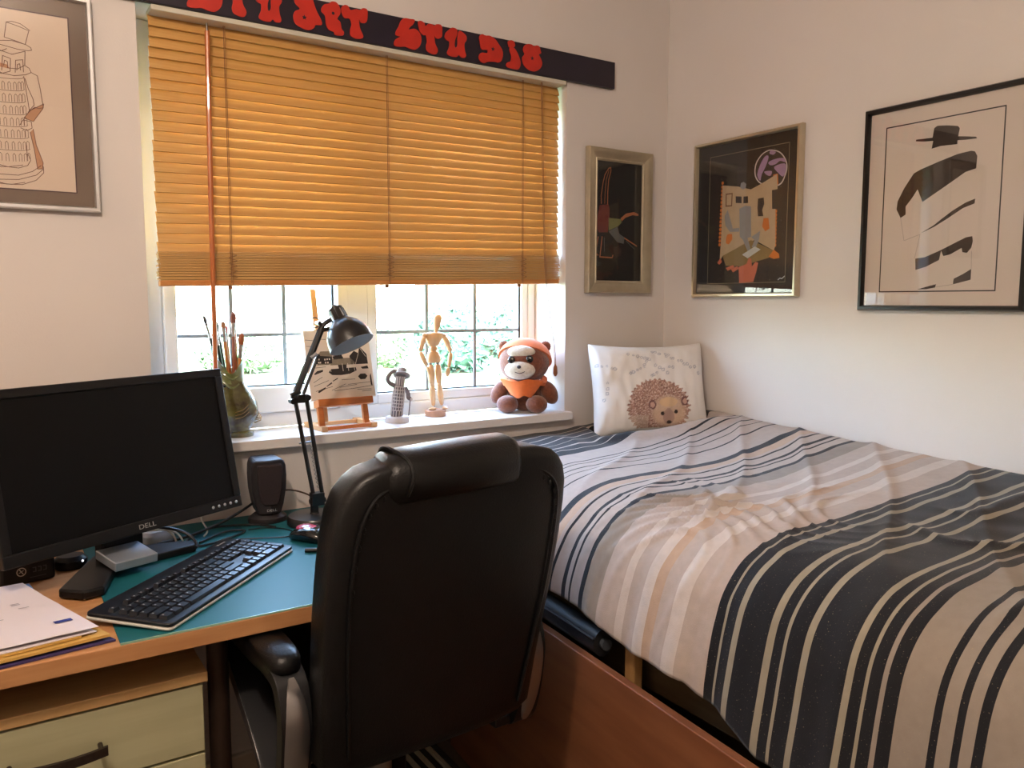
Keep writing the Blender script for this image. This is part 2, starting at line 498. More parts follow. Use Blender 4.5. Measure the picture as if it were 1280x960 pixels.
P2={
 'rect':[(-143, 437),(159, 436),(158, 41),(-140, 44)],
 'outer':[(-195, 483),(207, 483),(216, -1),(-186, 1)],
 'moon':[(95, 426),(126, 415),(147, 392),(154, 367),(147, 342),(134, 323),(108, 317),(78, 324),(50, 339),(36, 362),(38, 392),(55, 414),(74, 424)],
 'm1':[(46, 361),(60, 395),(76, 411),(86, 406),(77, 381),(63, 359),(58, 341)],
 'm2':[(86, 391),(112, 397),(141, 395),(146, 383),(127, 389),(113, 382),(94, 381)],
 'm3':[(107, 375),(143, 380),(150, 362),(140, 343),(121, 357)],
 'm4':[(72, 366),(99, 364),(95, 351),(80, 356)],
 'm5':[(93, 423),(111, 417),(104, 410),(89, 415)],
 'room':[(-88, 345),(-25, 334),(24, 320),(62, 332),(118, 353),(122, 310),(102, 309),(105, 255),(117, 254),(121, 149),(116, 134),(45, 169),(22, 164),(-80, 128),(-92, 110),(-88, 187)],
 'floor':[(-80, 128),(-26, 148),(30, 170),(116, 134),(98, 114),(-8, 93),(-66, 97)],
 'shade':[(24, 320),(62, 332),(70, 164),(30, 170)],
 'pa':[(-74, 318),(-46, 318),(-47, 277),(-73, 278)],
 'pb':[(-34, 306),(-11, 303),(-10, 283),(-33, 286)],
 'pc':[(-3, 302),(14, 301),(15, 281),(-3, 282)],
 'gt':[(52, 290),(73, 291),(76, 273),(69, 255),(74, 237),(54, 238),(51, 263)],
 'fig':[(-18, 267),(6, 274),(27, 270),(31, 179),(17, 177),(31, 142),(19, 137),(-1, 173),(-13, 182)],
 'fig2':[(-76, 250),(-64, 268),(-41, 209),(-16, 210),(-16, 198),(-53, 200),(-72, 221)],
 'fig3':[(31, 179),(64, 195),(61, 171),(50, 147),(34, 148),(44, 169)],
 'book':[(-2, 128),(46, 150),(68, 140),(20, 116)],
 'or1':[(71, 207),(75, 231),(93, 230),(98, 199),(83, 192)],
 'or2':[(-67, 185),(-61, 194),(-44, 193),(-42, 177),(-56, 162),(-68, 166)],
 'or3':[(105, 353),(121, 354),(124, 324),(119, 315),(108, 317)],
 'or4':[(98, 117),(116, 137),(135, 124),(137, 112),(117, 110)],
 'hand':[(-14, 91),(16, 99),(24, 117),(34, 114),(37, 91),(50, 104),(61, 101),(54, 73),(44, 45),(-10, 42)],
 'f1':[(-44, 85),(-20, 94),(-13, 86),(-36, 75)],
 'f2':[(-66, 90),(-37, 98),(-30, 91),(-57, 81)],
 'f3':[(-101, 107),(-88, 122),(-82, 109),(-92, 101)],
 'clock':[(-5, 346),(6, 338),(4, 326),(-7, 323),(-17, 330),(-15, 343)],
 'sig':[(134, 49),(141, 54),(147, 52),(157, 59)],
}
P4={
 'outer':[(-135, 456),(130, 456),(115, 2),(-147, -1)],
 'inner':[(-96, 418),(90, 420),(79, 39),(-105, 37)],
 'leg':[(-79, 283),(-80, 308),(-72, 352),(-65, 375),(-51, 395),(-42, 399),(-41, 388),(-50, 359),(-53, 321),(-53, 282)],
 'leg2':[(-65, 284),(-64, 315),(-60, 359),(-49, 390)],
 'red':[(-85, 278),(-49, 283),(-44, 266),(-45, 239),(-51, 194),(-87, 192),(-98, 208),(-96, 230)],
 'green':[(-48, 240),(3, 239),(7, 228),(-7, 216),(-47, 200)],
 'arm':[(3, 241),(25, 257),(59, 264),(78, 259),(78, 254),(52, 255),(22, 245),(7, 233)],
 'grey':[(-47, 197),(-11, 213),(-3, 191),(19, 180),(16, 161),(-10, 165)],
 's1':[(19, 179),(73, 155)],
 's2':[(27, 170),(63, 145)],
 's3':[(-74, 179),(-82, 115),(-31, 114),(-28, 122)],
 's4':[(-90, 178),(-100, 128),(-90, 120)],
 's5':[(-65, 177),(-64, 132)],
 'head':[(-28, 145),(-6, 154),(9, 141),(6, 121),(-17, 114)],
}
P1={
 'inner':[(-3, 409),(121, 409),(116, 44)],
 'hat':[(6, 382),(1, 351),(19, 347),(38, 342),(46, 371),(28, 377),(6, 382)],
 'hat2':[(6, 382),(16, 385),(31, 383),(48, 372)],
 'brim':[(-19, 339),(-7, 343),(14, 346),(39, 342),(48, 337),(49, 332),(43, 330),(24, 330),(-7, 335),(-20, 331)],
 'head':[(-16, 328),(-8, 323),(13, 318),(37, 328),(35, 299)],
 'collar':[(-20, 283),(-6, 277),(15, 275),(36, 280),(46, 286),(43, 294),(35, 299),(22, 290),(3, 289)],
 'w1':[(-7, 283),(-4, 313),(10, 309),(8, 283)],
 'w1a':[(-3, 293),(-1, 304),(4, 302),(4, 290)],
 'w2':[(17, 282),(19, 307),(32, 310),(32, 285)],
 'w2a':[(20, 287),(22, 299),(26, 301),(27, 288)],
 'arm':[(46, 286),(57, 281),(61, 255),(65, 216),(56, 213),(49, 215),(36, 203)],
 'arm2':[(34, 272),(39, 252),(47, 231),(48, 219),(38, 206)],
 'bodyR':[(32, 276),(37, 227),(39, 204)],
 'cuff':[(66, 224),(64, 214),(45, 185),(28, 190),(40, 207),(66, 224)],
 'hand':[(20, 175),(26, 186),(41, 184),(42, 171),(33, 165),(21, 169)],
 'cane':[(38, 162),(44, 125),(48, 86),(57, 87),(59, 100),(48, 136),(44, 169)],
 't1':[(-29, 173),(-16, 166),(6, 158),(28, 160),(39, 166)],
 't2':[(-30, 145),(-18, 139),(4, 131),(23, 134),(34, 145)],
 't0':[(-28, 199),(-15, 192),(7, 185),(23, 185)],
 'base':[(-33, 92),(-7, 86),(13, 85),(30, 92),(36, 103),(32, 115)],
 'plinth':[(-34, 74),(-21, 70),(12, 70),(38, 80),(55, 94)],
 'plinth2':[(-35, 61),(-22, 59),(12, 61),(45, 73),(59, 87)],
 'plinth3':[(-35, 56),(-11, 50),(18, 51),(44, 62),(59, 79),(59, 92)],
 'side':[(30, 134),(30, 110)],
 'innerBR':[(117, 41)],
 'innerBL':[(-23, 43)],
}

M_SIGN = mat('sign_paint', (30, 20, 38), 0.45, noise_amt=.25, noise_scale=14)
M_LETTER = mat('letter_paint', (198, 42, 24), 0.5, noise_amt=.12, noise_scale=30)
sign = thing('name_sign', 'long dark painted board with red graffiti letters above the blind', 'sign', (-1.0, 0, 1.98))
MB().box((-.80, -.0164, -.0385), (.756, -.001, .043)).build('board', M_SIGN, sign, smooth=False, bevel=.002)
def letter(pts, holes=(), dx=0.0, dz=0.0, sx=1.0, sz=1.0):
    p = smoothloop(mm(pts), 4)
    cx = sum(a for a, b in p) / len(p); cz = sum(b for a, b in p) / len(p)
    p = [((a - cx) * sx + cx + dx, (b - cz) * sz + cz + dz) for a, b in p]
    o = MB().prism(p, -.0188, -.0160).build('letter', M_LETTER, sign, smooth=False)
    for h in holes:
        MB().flatpoly([(a + dx, b + dz) for a, b in h], -.0191).build('letter_hole', M_SIGN, o, smooth=False)
st = lambda k: star(mm(LET[k])[0], .0072)
letter(LET['S']); letter(LET['T']); letter(LET['U']); letter(LET['D'], [st('starD')]); letter(LET['O'], [st('starO')])
oi = MB().prism(smoothloop(mm(LET['i1']), 4), -.0188, -.0160).prism(smoothloop(mm(LET['i0']), 4), -.0188, -.0160).build('letter', M_LETTER, sign, smooth=False)
letter(LET['A'], [st('starA')]); letter(LET['R'], [disc(mm(LET['holeR'])[0], .004, 10)]); letter(LET['T2'])
def fitx(k, x0, x1, z0):
    p = mm(LET[k]); a = min(q[0] for q in p); b = max(q[0] for q in p); c = min(q[1] for q in p)
    letter(LET[k], (), (x0 + x1) / 2 - (a + b) / 2, z0 - c, (x1 - x0) / (b - a), 1.0)
fitx('S', -.526, -.446, -.034); fitx('T', -.446, -.378, -.034); fitx('U', -.368, -.305, -.034)

# ------------------------------------------------------------------ framed pictures
def paint(name, rgb, rough=.7):
    return mat('print_' + name, rgb, rough, noise_amt=.06, noise_scale=60)
def frame_bars(root, x0, x1, z0, z1, w, d, m, prof='flat', y_back=-.001):
    # four mitred bars, local facing -y
    for k in range(4):
        c = [((x0, z0), (x1, z0), (x1 - w, z0 + w), (x0 + w, z0 + w)), ((x1, z0), (x1, z1), (x1 - w, z1 - w), (x1 - w, z0 + w)),
             ((x1, z1), (x0, z1), (x0 + w, z1 - w), (x1 - w, z1 - w)), ((x0, z1), (x0, z0), (x0 + w, z0 + w), (x0 + w, z1 - w))][k]
        a, b, cc, dd = [Vector((p[0], 0, p[1])) for p in c]
        mb = MB()
        if prof == 'flat':
            ps = [(0, 0), (0, 1), (.12, 1.0), (.88, 1.0), (1, .9), (1, 0)]
        elif prof == 'scoop':
            ps = [(0, 0), (0, .8), (.06, 1), (.3, .95), (.6, .72), (.8, .62), (.86, .7), (1, .55), (1, 0)]
        else:
            ps = [(0, 0), (0, .7), (.25, 1.0), (.75, 1.0), (1, .7), (1, 0)]
        r0 = [tuple(a.lerp(dd, s) + Vector((0, y_back - h * d, 0))) for s, h in ps]
        r1 = [tuple(b.lerp(cc, s) + Vector((0, y_back - h * d, 0))) for s, h in ps]
        mb.loft([r0, r1]).build('frame_bar', m, root, angle=30)

# pen drawing of a leaning tower in a top hat, silver frame
M_SILVER = mat('silver_frame', (222, 222, 222), .30, .8, noise_amt=.05, noise_scale=40)
M_MATB = mat('grey_brown_mount', (128, 108, 92), .8, noise_amt=.06, noise_scale=12)
M_CREAM = mat('cream_paper', (236, 214, 192), .85, noise_amt=.03, noise_scale=5)
M_INK = paint('sepia', (112, 62, 44)); M_INK2 = paint('sepia_wash', (205, 150, 110)); M_INK3 = paint('dark_ink', (70, 36, 44))
pic = thing('framed_drawing', 'silver framed pen drawing of a tower wearing a top hat, brown mount', 'picture', (-1.89, 0, 1.467), 0)
frame_bars(pic, -.166, .166, 0, .456, .0115, .020, M_SILVER, 'round')
MB().box((-.158, -.010, .008), (.158, -.001, .448)).build('backing', M_MATB, pic, smooth=False)
MB().box((-.119, -.0105, .042), (.119, -.0095, .409)).build('paper', M_CREAM, pic, smooth=False)
ln = MB(); ln.stroke([(-.1205, .0405), (.1205, .0405), (.1205, .4105), (-.1205, .4105), (-.1205, .0405)], .002, -.0108, 2)
mir = lambda p, c: [(2 * c - a, b) for a, b in p]
CX1 = -.006
for k in ('hat', 'hat2', 'brim', 'head', 'collar', 'w1', 'w1a', 'w2', 'w2a', 'arm', 'arm2', 'bodyR', 'cuff', 'hand', 'cane', 'base', 'plinth', 'plinth2', 'plinth3', 'side'):
    p = mm(P1[k])
    ln.stroke(p, .0013, -.0109, 0)
    if k in ('head', 'bodyR', 'arm', 'arm2', 'side', 'plinth3', 'base', 'collar'):
        ln.stroke(mir(p, CX1), .0013, -.0109, 0)
for k in ('cane', 'cuff'):
    ln.flatpoly(mm(P1[k])[:-1] if k == 'cuff' else mm(P1[k]), -.01075, 1)
ln.flatpoly([(-.035, .302), (.003, .296), (.008, .288), (-.03, .292)], -.01075, 1)
for r in range(7):
    z0 = .104 + r * .0245
    hw = .042 - r * .0008
    ln.stroke([(CX1 + hw * math.cos(a), z0 + .0225 - .006 * math.sin(a)) for a in np.linspace(math.pi, 0, 9)], .001, -.0109, 0)
    for q in range(9):
        u = -1 + 2 * (q + .5) / 9
        x = CX1 + hw * math.sin(u * 1.35); dz = -.006 * math.cos(u * 1.35)
        ln.stroke([(x - .0025, z0 + dz), (x - .0025, z0 + .013 + dz), (x, z0 + .0165 + dz), (x + .0025, z0 + .013 + dz), (x + .0025, z0 + dz)], .0009, -.0109, 0)
ln.build('ink_drawing', [M_INK, M_INK2, M_INK3], pic, smooth=False)
MB().box((-.156, -.0135, .010), (.156, -.0115, .446)).build('glass', M_PGLASS, pic, smooth=False)

# narrow gold frame: acrobat on black
M_GOLD = mat('champagne_frame', (204, 194, 170), .32, .75, noise_amt=.10, noise_scale=30)
pic = thing('framed_print', 'narrow champagne gold framed print of an upside down acrobat on black', 'picture', (-.21, 0, 1.30))
frame_bars(pic, -.137, .130, 0, .457, .040, .022, M_GOLD, 'scoop')
M_BLK = paint('black', (24, 26, 28)); M_RED = paint('dull_red', (120, 52, 48)); M_GRN = paint('pale_green', (128, 134, 84)); M_ORG = paint('skin', (186, 116, 78)); M_GRY = paint('grey', (104, 108, 108)); M_DIM = paint('dim', (58, 44, 44))
MB().box((-.100, -.010, .036), (.093, -.001, .421)).build('backing', M_BLK, pic, smooth=False)
ac = MB()
P = {k: mm(v) for k, v in P4.items()}
ac.flatpoly(P['red'], -.0103, 0); ac.flatpoly(P['green'], -.0104, 1); ac.flatpoly(P['grey'], -.0103, 3); ac.flatpoly(P['arm'], -.0104, 2); ac.flatpoly(P['head'], -.0103, 4)
ac.stroke(P['leg'], .003, -.0105, 2); ac.stroke(P['leg2'], .002, -.0105, 2)
for k in ('s1', 's3', 's4'): ac.stroke(P[k], .004, -.0105, 2)
for k in ('s2', 's5'): ac.stroke(P[k], .002, -.0105, 3)
ac.stroke(P['arm'], .0015, -.0106, 2); ac.stroke(P['grey'] + P['grey'][:1], .0015, -.0106, 3)
ac.build('acrobat_print', [M_RED, M_GRN, M_ORG, M_GRY, M_DIM], pic, smooth=False)
MB().box((-.100, -.0135, .036), (.093, -.0115, .421)).build('glass', M_PGLASS, pic, smooth=False)

# floating room held by a hand, thin gold frame (right wall)
M_GOLD2 = mat('thin_gold_frame', (206, 194, 170), .28, .8, noise_amt=.08, noise_scale=30)
pic = thing('framed_painting', 'thin gold framed painting of a room floating under a purple moon', 'picture', (0, -.349, 1.287), R(-90))
frame_bars(pic, -.202, .204, 0, .483, .0125, .022, M_GOLD2, 'round')
MB().box((-.194, -.010, .008), (.196, -.001, .475)).build('backing', paint('mount_black', (26, 24, 28)), pic, smooth=False)
A = dict(sky=(36, 28, 28), line=(170, 158, 130), moon=(170, 140, 178), rim=(206, 196, 190), room=(196, 172, 140), floor=(140, 118, 74), org=(214, 120, 44),
         grey=(150, 152, 156), dark=(52, 44, 44), brown=(120, 84, 60), white=(206, 208, 210), hand=(206, 112, 84), shade=(176, 148, 116), star=(196, 190, 176))
keys = list(A); pm = [paint('p2_' + k, A[k]) for k in keys]; ix = {k: i for i, k in enumerate(keys)}
P = {k: mm(v) for k, v in P2.items()}
a2 = MB()
rc = [(-.1415, .0425), (.1585, .0425), (.1585, .4365), (-.1415, .4365)]
a2.flatpoly(rc, -.0102, ix['sky'])
a2.stroke(rc + rc[:1], .0012, -.0104, ix['line'])
for i in range(150):
    a2.flatpoly(star((random.uniform(-.135, .15), random.uniform(.05, .43)), random.uniform(.0005, .0013), 4), -.01035, ix['star'])
mo = smoothloop(P['moon'], 4); cxm = sum(p[0] for p in mo) / len(mo); czm = sum(p[1] for p in mo) / len(mo)
a2.flatpoly(mo, -.0104, ix['rim']); a2.flatpoly([((p[0] - cxm) * .93 + cxm, (p[1] - czm) * .94 + czm) for p in mo], -.0105, ix['dark'])
for k in ('m1', 'm2', 'm3', 'm4', 'm5'): a2.flatpoly(smoothloop(P[k], 3), -.0106, ix['moon'])
for k, y, c in [('or3', .0106, 'org'), ('room', .0107, 'room'), ('floor', .0109, 'floor'), ('pa', .0109, 'brown'), ('pb', .0109, 'dark'), ('pc', .0109, 'dark'), ('clock', .0109, 'grey'),
                ('gt', .0109, 'dark'), ('fig2', .0110, 'grey'), ('fig3', .0110, 'grey'), ('fig', .0111, 'grey'), ('book', .0112, 'white'), ('or1', .0110, 'org'), ('or2', .0110, 'org'), ('or4', .0110, 'org'),
                ('hand', .0112, 'hand'), ('f1', .0112, 'hand'), ('f2', .0112, 'hand'), ('f3', .0112, 'hand')]:
    a2.flatpoly(P[k], -y, ix[c])
ib = P['pa']; cb = (sum(p[0] for p in ib) / 4, sum(p[1] for p in ib) / 4)
a2.flatpoly([((p[0] - cb[0]) * .7 + cb[0], (p[1] - cb[1]) * .8 + cb[1]) for p in ib], -.0110, ix['room'])
for q in range(17):
    x, z = -.0880 - .006 * q / 16, .352 - q * .0118
    a2.flatpoly(disc((x, z), .0052, 8), -.01065, ix['org'])
for q in range(10):
    a2.flatpoly(disc((.1175 + .001 * q / 9, .247 - q * .0108), .0060, 8), -.01065, ix['org'])
a2.stroke(P['sig'], .003, -.0105, ix['white'])
a2.build('space_room_print', pm, pic, smooth=False)
MB().box((-.192, -.0135, .010), (.194, -.0115, .473)).build('glass', M_PGLASS, pic, smooth=False)

# man in a hat drawn in bands, black frame (right wall)
M_BFR = mat('black_frame', (14, 12, 14), .28, noise_amt=.1, noise_scale=30)
M_PAPER = mat('print_paper', (228, 214, 202), .85, noise_amt=.02, noise_scale=5)
pic = thing('framed_poster', 'black framed print of a hatted figure broken into slanting dark bands', 'picture', (0, -.955, 1.25), R(-90))
frame_bars(pic, -.207, .204, 0, .512, .0135, .022, M_BFR, 'round')
MB().box((-.198, -.010, .008), (.196, -.001, .504)).build('backing', M_PAPER, pic, smooth=False)
M_BAND = mat('brown_black_ink', (66, 52, 42), .8, rgb2=(48, 38, 34), noise_scale=8, stretch=(1, 1, 6))
P = {k: mm(v) for k, v in P3.items()}
a3 = MB()
for k in ('hat', 'b1', 'b2', 'b3', 'b4', 'b5'): a3.flatpoly(P[k], -.0103, 0)
for k in ('l1', 'l2', 'l3', 'l4'): a3.stroke(P[k], .0007, -.0103, 1)
rc = [(-.1505, .048), (.136, .048), (.136, .460), (-.1505, .460)]
a3.stroke(rc + rc[:1], .0030, -.0103, 2)
a3.build('figure_print', [M_BAND, paint('pencil', (140, 126, 118)), paint('line_black', (30, 26, 26))], pic, smooth=False)
MB().box((-.196, -.0135, .010), (.194, -.0115, .502)).build('glass', M_PGLASS, pic, smooth=False)

# ------------------------------------------------------------------ bed
M_BEDW = mat('bed_board_wood', (142, 90, 58), .45, rgb2=(122, 74, 46), noise_scale=3, stretch=(1, 1, 8), coat=.15)
M_BEDD = mat('bed_base_board', (120, 100, 72), .6, rgb2=(104, 86, 62), noise_scale=4, stretch=(1, 1, 10))
M_PINE = mat('pine_post', (196, 152, 96), .5, rgb2=(178, 132, 80), noise_scale=6, stretch=(6, 6, 1))
M_MATT = mat('mattress_fabric', (170, 158, 146), .9, noise_amt=.06, noise_scale=40)
bed = thing('bed', 'high single bed with wooden side boards under a striped duvet', 'bed', (-.44, -1.0, 0))
L = lambda p: (p[0] + .44, p[1] + 1.0, p[2])
def bb(name, a, b, m, bev=.003):
    return MB().box(L(a), L(b)).build(name, m, bed, smooth=False, bevel=bev)
bb('mattress', (-.835, -1.955, .60), (-.014, -.040, .775), M_MATT, .03)
bb('bed_base', (-.825, -1.97, .46), (-.008, -.02, .60), M_BEDD)
bb('back_panel', (-.50, -1.95, .0), (-.48, -.03, .46), M_BEDD)
bb('end_panel', (-.84, -.045, .0), (-.01, -.022, .46), M_BEDD)
bb('end_panel', (-.84, -1.97, .0), (-.01, -1.945, .46), M_BEDD)
bb('bed_post', (-.885, -.865, .0), (-.862, -.835, .575), M_PINE)
# low side board, set slightly askew
a, b = Vector((-.895, -.10, 0)), Vector((-1.03, -1.93, 0))
dr = (b - a).normalized(); nn = Vector((-dr.y, dr.x, 0))
if nn.x < 0: nn = -nn
q = [a, b, b + nn * .02, a + nn * .02]
MB().slab([(p.x + .44, p.y + 1.0) for p in q], .0, .535).build('side_board', M_BEDW, bed, smooth=False, bevel=.002)

# striped duvet
D_, P_, L_, G_, T_, B_, K_ = (28, 29, 34), (184, 170, 160), (206, 196, 188), (152, 145, 128), (148, 138, 128), (188, 162, 140), (110, 96, 84)
seg = [(0, D_), (.03, P_), (.034, D_), (.062, T_), (.068, D_), (.098, P_), (.103, D_), (.135, T_), (.139, D_), (.172, P_), (.180, D_), (.210, P_), (.214, D_), (.248, P_),
       (.335, D_), (.342, P_), (.363, D_), (.369, P_), (.404, D_), (.411, P_), (.440, D_), (.445, P_), (.486, D_), (.492, P_), (.575, D_), (.600, B_), (.628, P_), (.640, D_), (.647, P_),
       (.680, D_), (.692, P_), (.706, D_), (.712, P_), (.743, D_), (.757, T_), (.806, P_), (.862, L_), (.880, P_), (.918, L_), (.942, B_), (.965, P_), (1.00, L_), (1.03, P_),
       (1.094, D_), (1.111, G_), (1.116, D_), (1.138, G_), (1.150, D_), (1.206, G_), (1.219, D_), (1.237, G_), (1.243, D_), (1.272, G_), (1.285, D_), (1.356, G_), (1.367, D_), (1.385, G_), (1.391, D_),
       (1.410, T_), (1.418, D_), (1.437, T_), (1.487, D_), (1.498, T_), (1.517, D_), (1.528, T_), (1.545, D_), (1.558, T_), (1.612, D_), (1.63, T_), (1.70, D_), (1.72, T_), (1.80, D_), (1.9, T_)]
def duvet_material():
    m = bpy.data.materials.new('duvet_stripes'); m.use_nodes = True
    nt = m.node_tree; N = nt.nodes; K = nt.links
    b = N['Principled BSDF']; b.inputs['Roughness'].default_value = .85; b.inputs['Sheen Weight'].default_value = .15; b.inputs['Specular IOR Level'].default_value = .2
    at = N.new('ShaderNodeAttribute'); at.attribute_name = 'run'
    ch = [seg[k:k + 12] for k in range(0, len(seg), 12)]
    prev = None
    for i, c in enumerate(ch):
        lo = c[0][0]; hi = ch[i + 1][0][0] if i + 1 < len(ch) else 2.0
        r = N.new('ShaderNodeValToRGB'); r.color_ramp.interpolation = 'CONSTANT'
        els = r.color_ramp.elements
        dv = N.new('ShaderNodeMapRange'); dv.inputs[1].default_value = lo; dv.inputs[2].default_value = hi
        K.new(at.outputs['Fac'], dv.inputs[0]); K.new(dv.outputs[0], r.inputs[0])
        els[0].position = 0.0; els[0].color = (*lin(c[0][1]), 1)
        els.remove(els[1])
        for p, col in c[1:]:
            e = els.new((p - lo) / (hi - lo)); e.color = (*lin(col), 1)
        if prev is None:
            prev = r.outputs[0]
        else:
            g = N.new('ShaderNodeMath'); g.operation = 'GREATER_THAN'; g.inputs[1].default_value = lo
            K.new(at.outputs['Fac'], g.inputs[0])
            mx = N.new('ShaderNodeMix'); mx.data_type = 'RGBA'
            K.new(g.outputs[0], mx.inputs[0]); K.new(prev, mx.inputs[6]); K.new(r.outputs[0], mx.inputs[7])
            prev = mx.outputs[2]
    # woven flecks: pale specks in the dark cloth, thread mottling
    tc = N.new('ShaderNodeTexCoord')
    n1 = N.new('ShaderNodeTexNoise'); n1.inputs['Scale'].default_value = 420; n1.inputs['Detail'].default_value = 2
    K.new(tc.outputs['Object'], n1.inputs['Vector'])
    th = N.new('ShaderNodeValToRGB'); th.color_ramp.elements[0].position = .70; th.color_ramp.elements[1].position = .74
    K.new(n1.outputs['Fac'], th.inputs[0])
    ml = N.new('ShaderNodeMath'); ml.operation = 'MULTIPLY'; ml.inputs[1].default_value = .55
    K.new(th.outputs[0], ml.inputs[0])
    mx = N.new('ShaderNodeMix'); mx.data_type = 'RGBA'; mx.inputs[7].default_value = (*lin((176, 160, 124)), 1)
    K.new(ml.outputs[0], mx.inputs[0]); K.new(prev, mx.inputs[6])
    n2 = N.new('ShaderNodeTexNoise'); n2.inputs['Scale'].default_value = 60; n2.inputs['Detail'].default_value = 5
    K.new(tc.outputs['Object'], n2.inputs['Vector'])
    mr = N.new('ShaderNodeMapRange'); mr.inputs[3].default_value = .86; mr.inputs[4].default_value = 1.1
    K.new(n2.outputs['Fac'], mr.inputs[0])
    m3 = N.new('ShaderNodeMix'); m3.data_type = 'RGBA'; m3.blend_type = 'MULTIPLY'; m3.inputs[0].default_value = 1.0
    K.new(mx.outputs[2], m3.inputs[6]); K.new(mr.outputs[0], m3.inputs[7])
    K.new(m3.outputs[2], b.inputs['Base Color'])
    bp = N.new('ShaderNodeBump'); bp.inputs['Strength'].default_value = .25; bp.inputs['Distance'].default_value = .001
    n3 = N.new('ShaderNodeTexNoise'); n3.inputs['Scale'].default_value = 500
    K.new(tc.outputs['Object'], n3.inputs['Vector']); K.new(n3.outputs['Fac'], bp.inputs['Height']); K.new(bp.outputs[0], b.inputs['Normal'])
    return m
def sm(a, b, x):
    t = min(1, max(0, (x - a) / (b - a))); return t * t * (3 - 2 * t)
def duvet():
    prof = [(-.004, .885), (-.08, .882), (-.16, .872), (-.30, .857), (-.45, .845), (-.60, .842), (-.72, .838), (-.79, .826), (-.845, .800), (-.885, .757), (-.905, .70), (-.920, .63), (-.930, .575), (-.932, .545)]
    pp = smoothpath(prof, 14)
    arc = [0]
    for i in range(1, len(pp)):
        arc.append(arc[-1] + math.dist(pp[i], pp[i - 1]))
    tot = arc[-1]; NSs = 170
    cs = []
    for k in range(NSs + 1):
        s_ = tot * k / NSs
        i = max(0, min(len(pp) - 2, next((j for j in range(len(arc) - 1) if arc[j + 1] >= s_), len(pp) - 2)))
        t = (s_ - arc[i]) / max(1e-9, arc[i + 1] - arc[i])
        cs.append((pp[i][0] + (pp[i + 1][0] - pp[i][0]) * t, pp[i][1] + (pp[i + 1][1] - pp[i][1]) * t))
    ND = 300; LEN = 1.97; mb = MB(); run = []
    for i in range(ND + 1):
        d = .004 + LEN * i / ND
        for k in range(NSs + 1):
            x, z = cs[k]; f = k / NSs; y = -d
            # surface direction in the section
            x2, z2 = cs[min(k + 1, NSs)]; x1, z1 = cs[max(k - 1, 0)]
            tx, tz = x2 - x1, z2 - z1; l = math.hypot(tx, tz) or 1; nx, nz = tz / l, -tx / l
            if nz < 0 and f < .6: nx, nz = -nx, -nz
            if f >= .6 and nx > 0: nx, nz = -nx, -nz
            s_ = f * tot
            side = sm(.72, .90, s_); top = 1 - sm(.70, .86, s_)
            h = 0.0
            h += .012 * noise.noise((x * 2.3, d * 2.1, 3.1)) * (1 - .3 * side)
            h += .020 * math.exp(-((d - .12) / .22) ** 2) * top * sm(0, .15, .9 - abs(x + .4))        # plump head end
            h += .022 * math.exp(-((d - .45) / .30) ** 2) * math.exp(-(x / .22) ** 2)                  # higher along the wall
            h -= .010 * sm(.9, 1.3, d) * math.exp(-(x / .3) ** 2)
            # long shallow folds across the top
            w = noise.noise((x * 1.6 + 5, d * 1.2, .3)) * .09
            r1 = 1 - abs(math.sin((d * .8 + x * .55 + w) * 19))
            h += .007 * r1 ** 3 * top * sm(.1, .5, d)
            # radiating creases in the pale band near the crest
            g = math.exp(-((d - .92) / .20) ** 2 - ((x + .66) / .22) ** 2)
            r2 = 1 - abs(math.sin((d * 1.0 - x * .75 + .8 * noise.noise((x * 3, d * 3, 7))) * 26))
            h += .012 * g * r2 ** 3
            # head end rumples
            g = math.exp(-((d - .18) / .2) ** 2 - ((x + .62) / .28) ** 2)
            r3 = 1 - abs(math.sin((d * .8 + x * .9 + .5 * noise.noise((x * 2, d * 2, 2))) * 13))
            h += .008 * g * r3 ** 2
            # foot end creases
            r4 = 1 - abs(math.sin((d * .75 - x * .55 + .35 * noise.noise((x * 3, d * 3, 11))) * 17))
            h += .011 * sm(1.12, 1.35, d) * top * r4 ** 3
            # hanging folds of the side
            r5 = noise.noise((d * 9, s_ * 1.2, 5)) * .6 + noise.noise((d * 21, s_ * 2.0, 9)) * .4
            h += side * (.010 + .012 * sm(.95, 1.15, s_)) * r5
            h += .0025 * noise.noise((x * 16, d * 14, 1.7))
            xx, zz = x + nx * h, z + nz * h
            # drop of the hem follows the cloth
            hem = side * sm(.86, tot, s_)
            zz += hem * (.010 * noise.noise((d * 5.1, 0, 4)) + float(np.interp(d, [0, .35, .55, .75, .9, 1.05, 1.13, 1.22, 2], [.0, .06, .105, .085, .045, .052, .03, -.02, -.02])))
            # near the window the cloth hangs narrower
            xx += side * .035 * math.exp(-(d / .45) ** 2)
            # hollow where the cushion sits in the cloth
            ca, sa = math.cos(R(-19)), math.sin(R(-19))
            du, dv = xx + .214, y + .185
            lu, lv = du * ca + dv * sa, -du * sa + dv * ca
            zz += .016 * math.exp(-((lv + .112) / .030) ** 2) * (1 - sm(.15, .24, abs(lu)))
            wd = (1 - sm(.182, .197, abs(lu))) * (1 - sm(.062, .084, abs(lv - .010)))
            if wd > 0: zz += wd * min(0.0, .838 - zz)
            xx = min(xx, -.0085)
            mb.v.append((xx + .44, y + 1.0 + .0, zz)); run.append(d - .10 * sm(.25, .75, -x) * math.exp(-((d - .22) / .24) ** 2) + .002 * noise.noise((x * 5, d * 5, 21)))
    n = NSs + 1
    for i in range(ND):
        for k in range(NSs):
            mb.f.append([i * n + k, i * n + k + 1, (i + 1) * n + k + 1, (i + 1) * n + k]); mb.mi.append(0)
    me = bpy.data.meshes.new('duvet')
    me.from_pydata(mb.v, [], mb.f); me.materials.append(duvet_material()); me.shade_smooth()
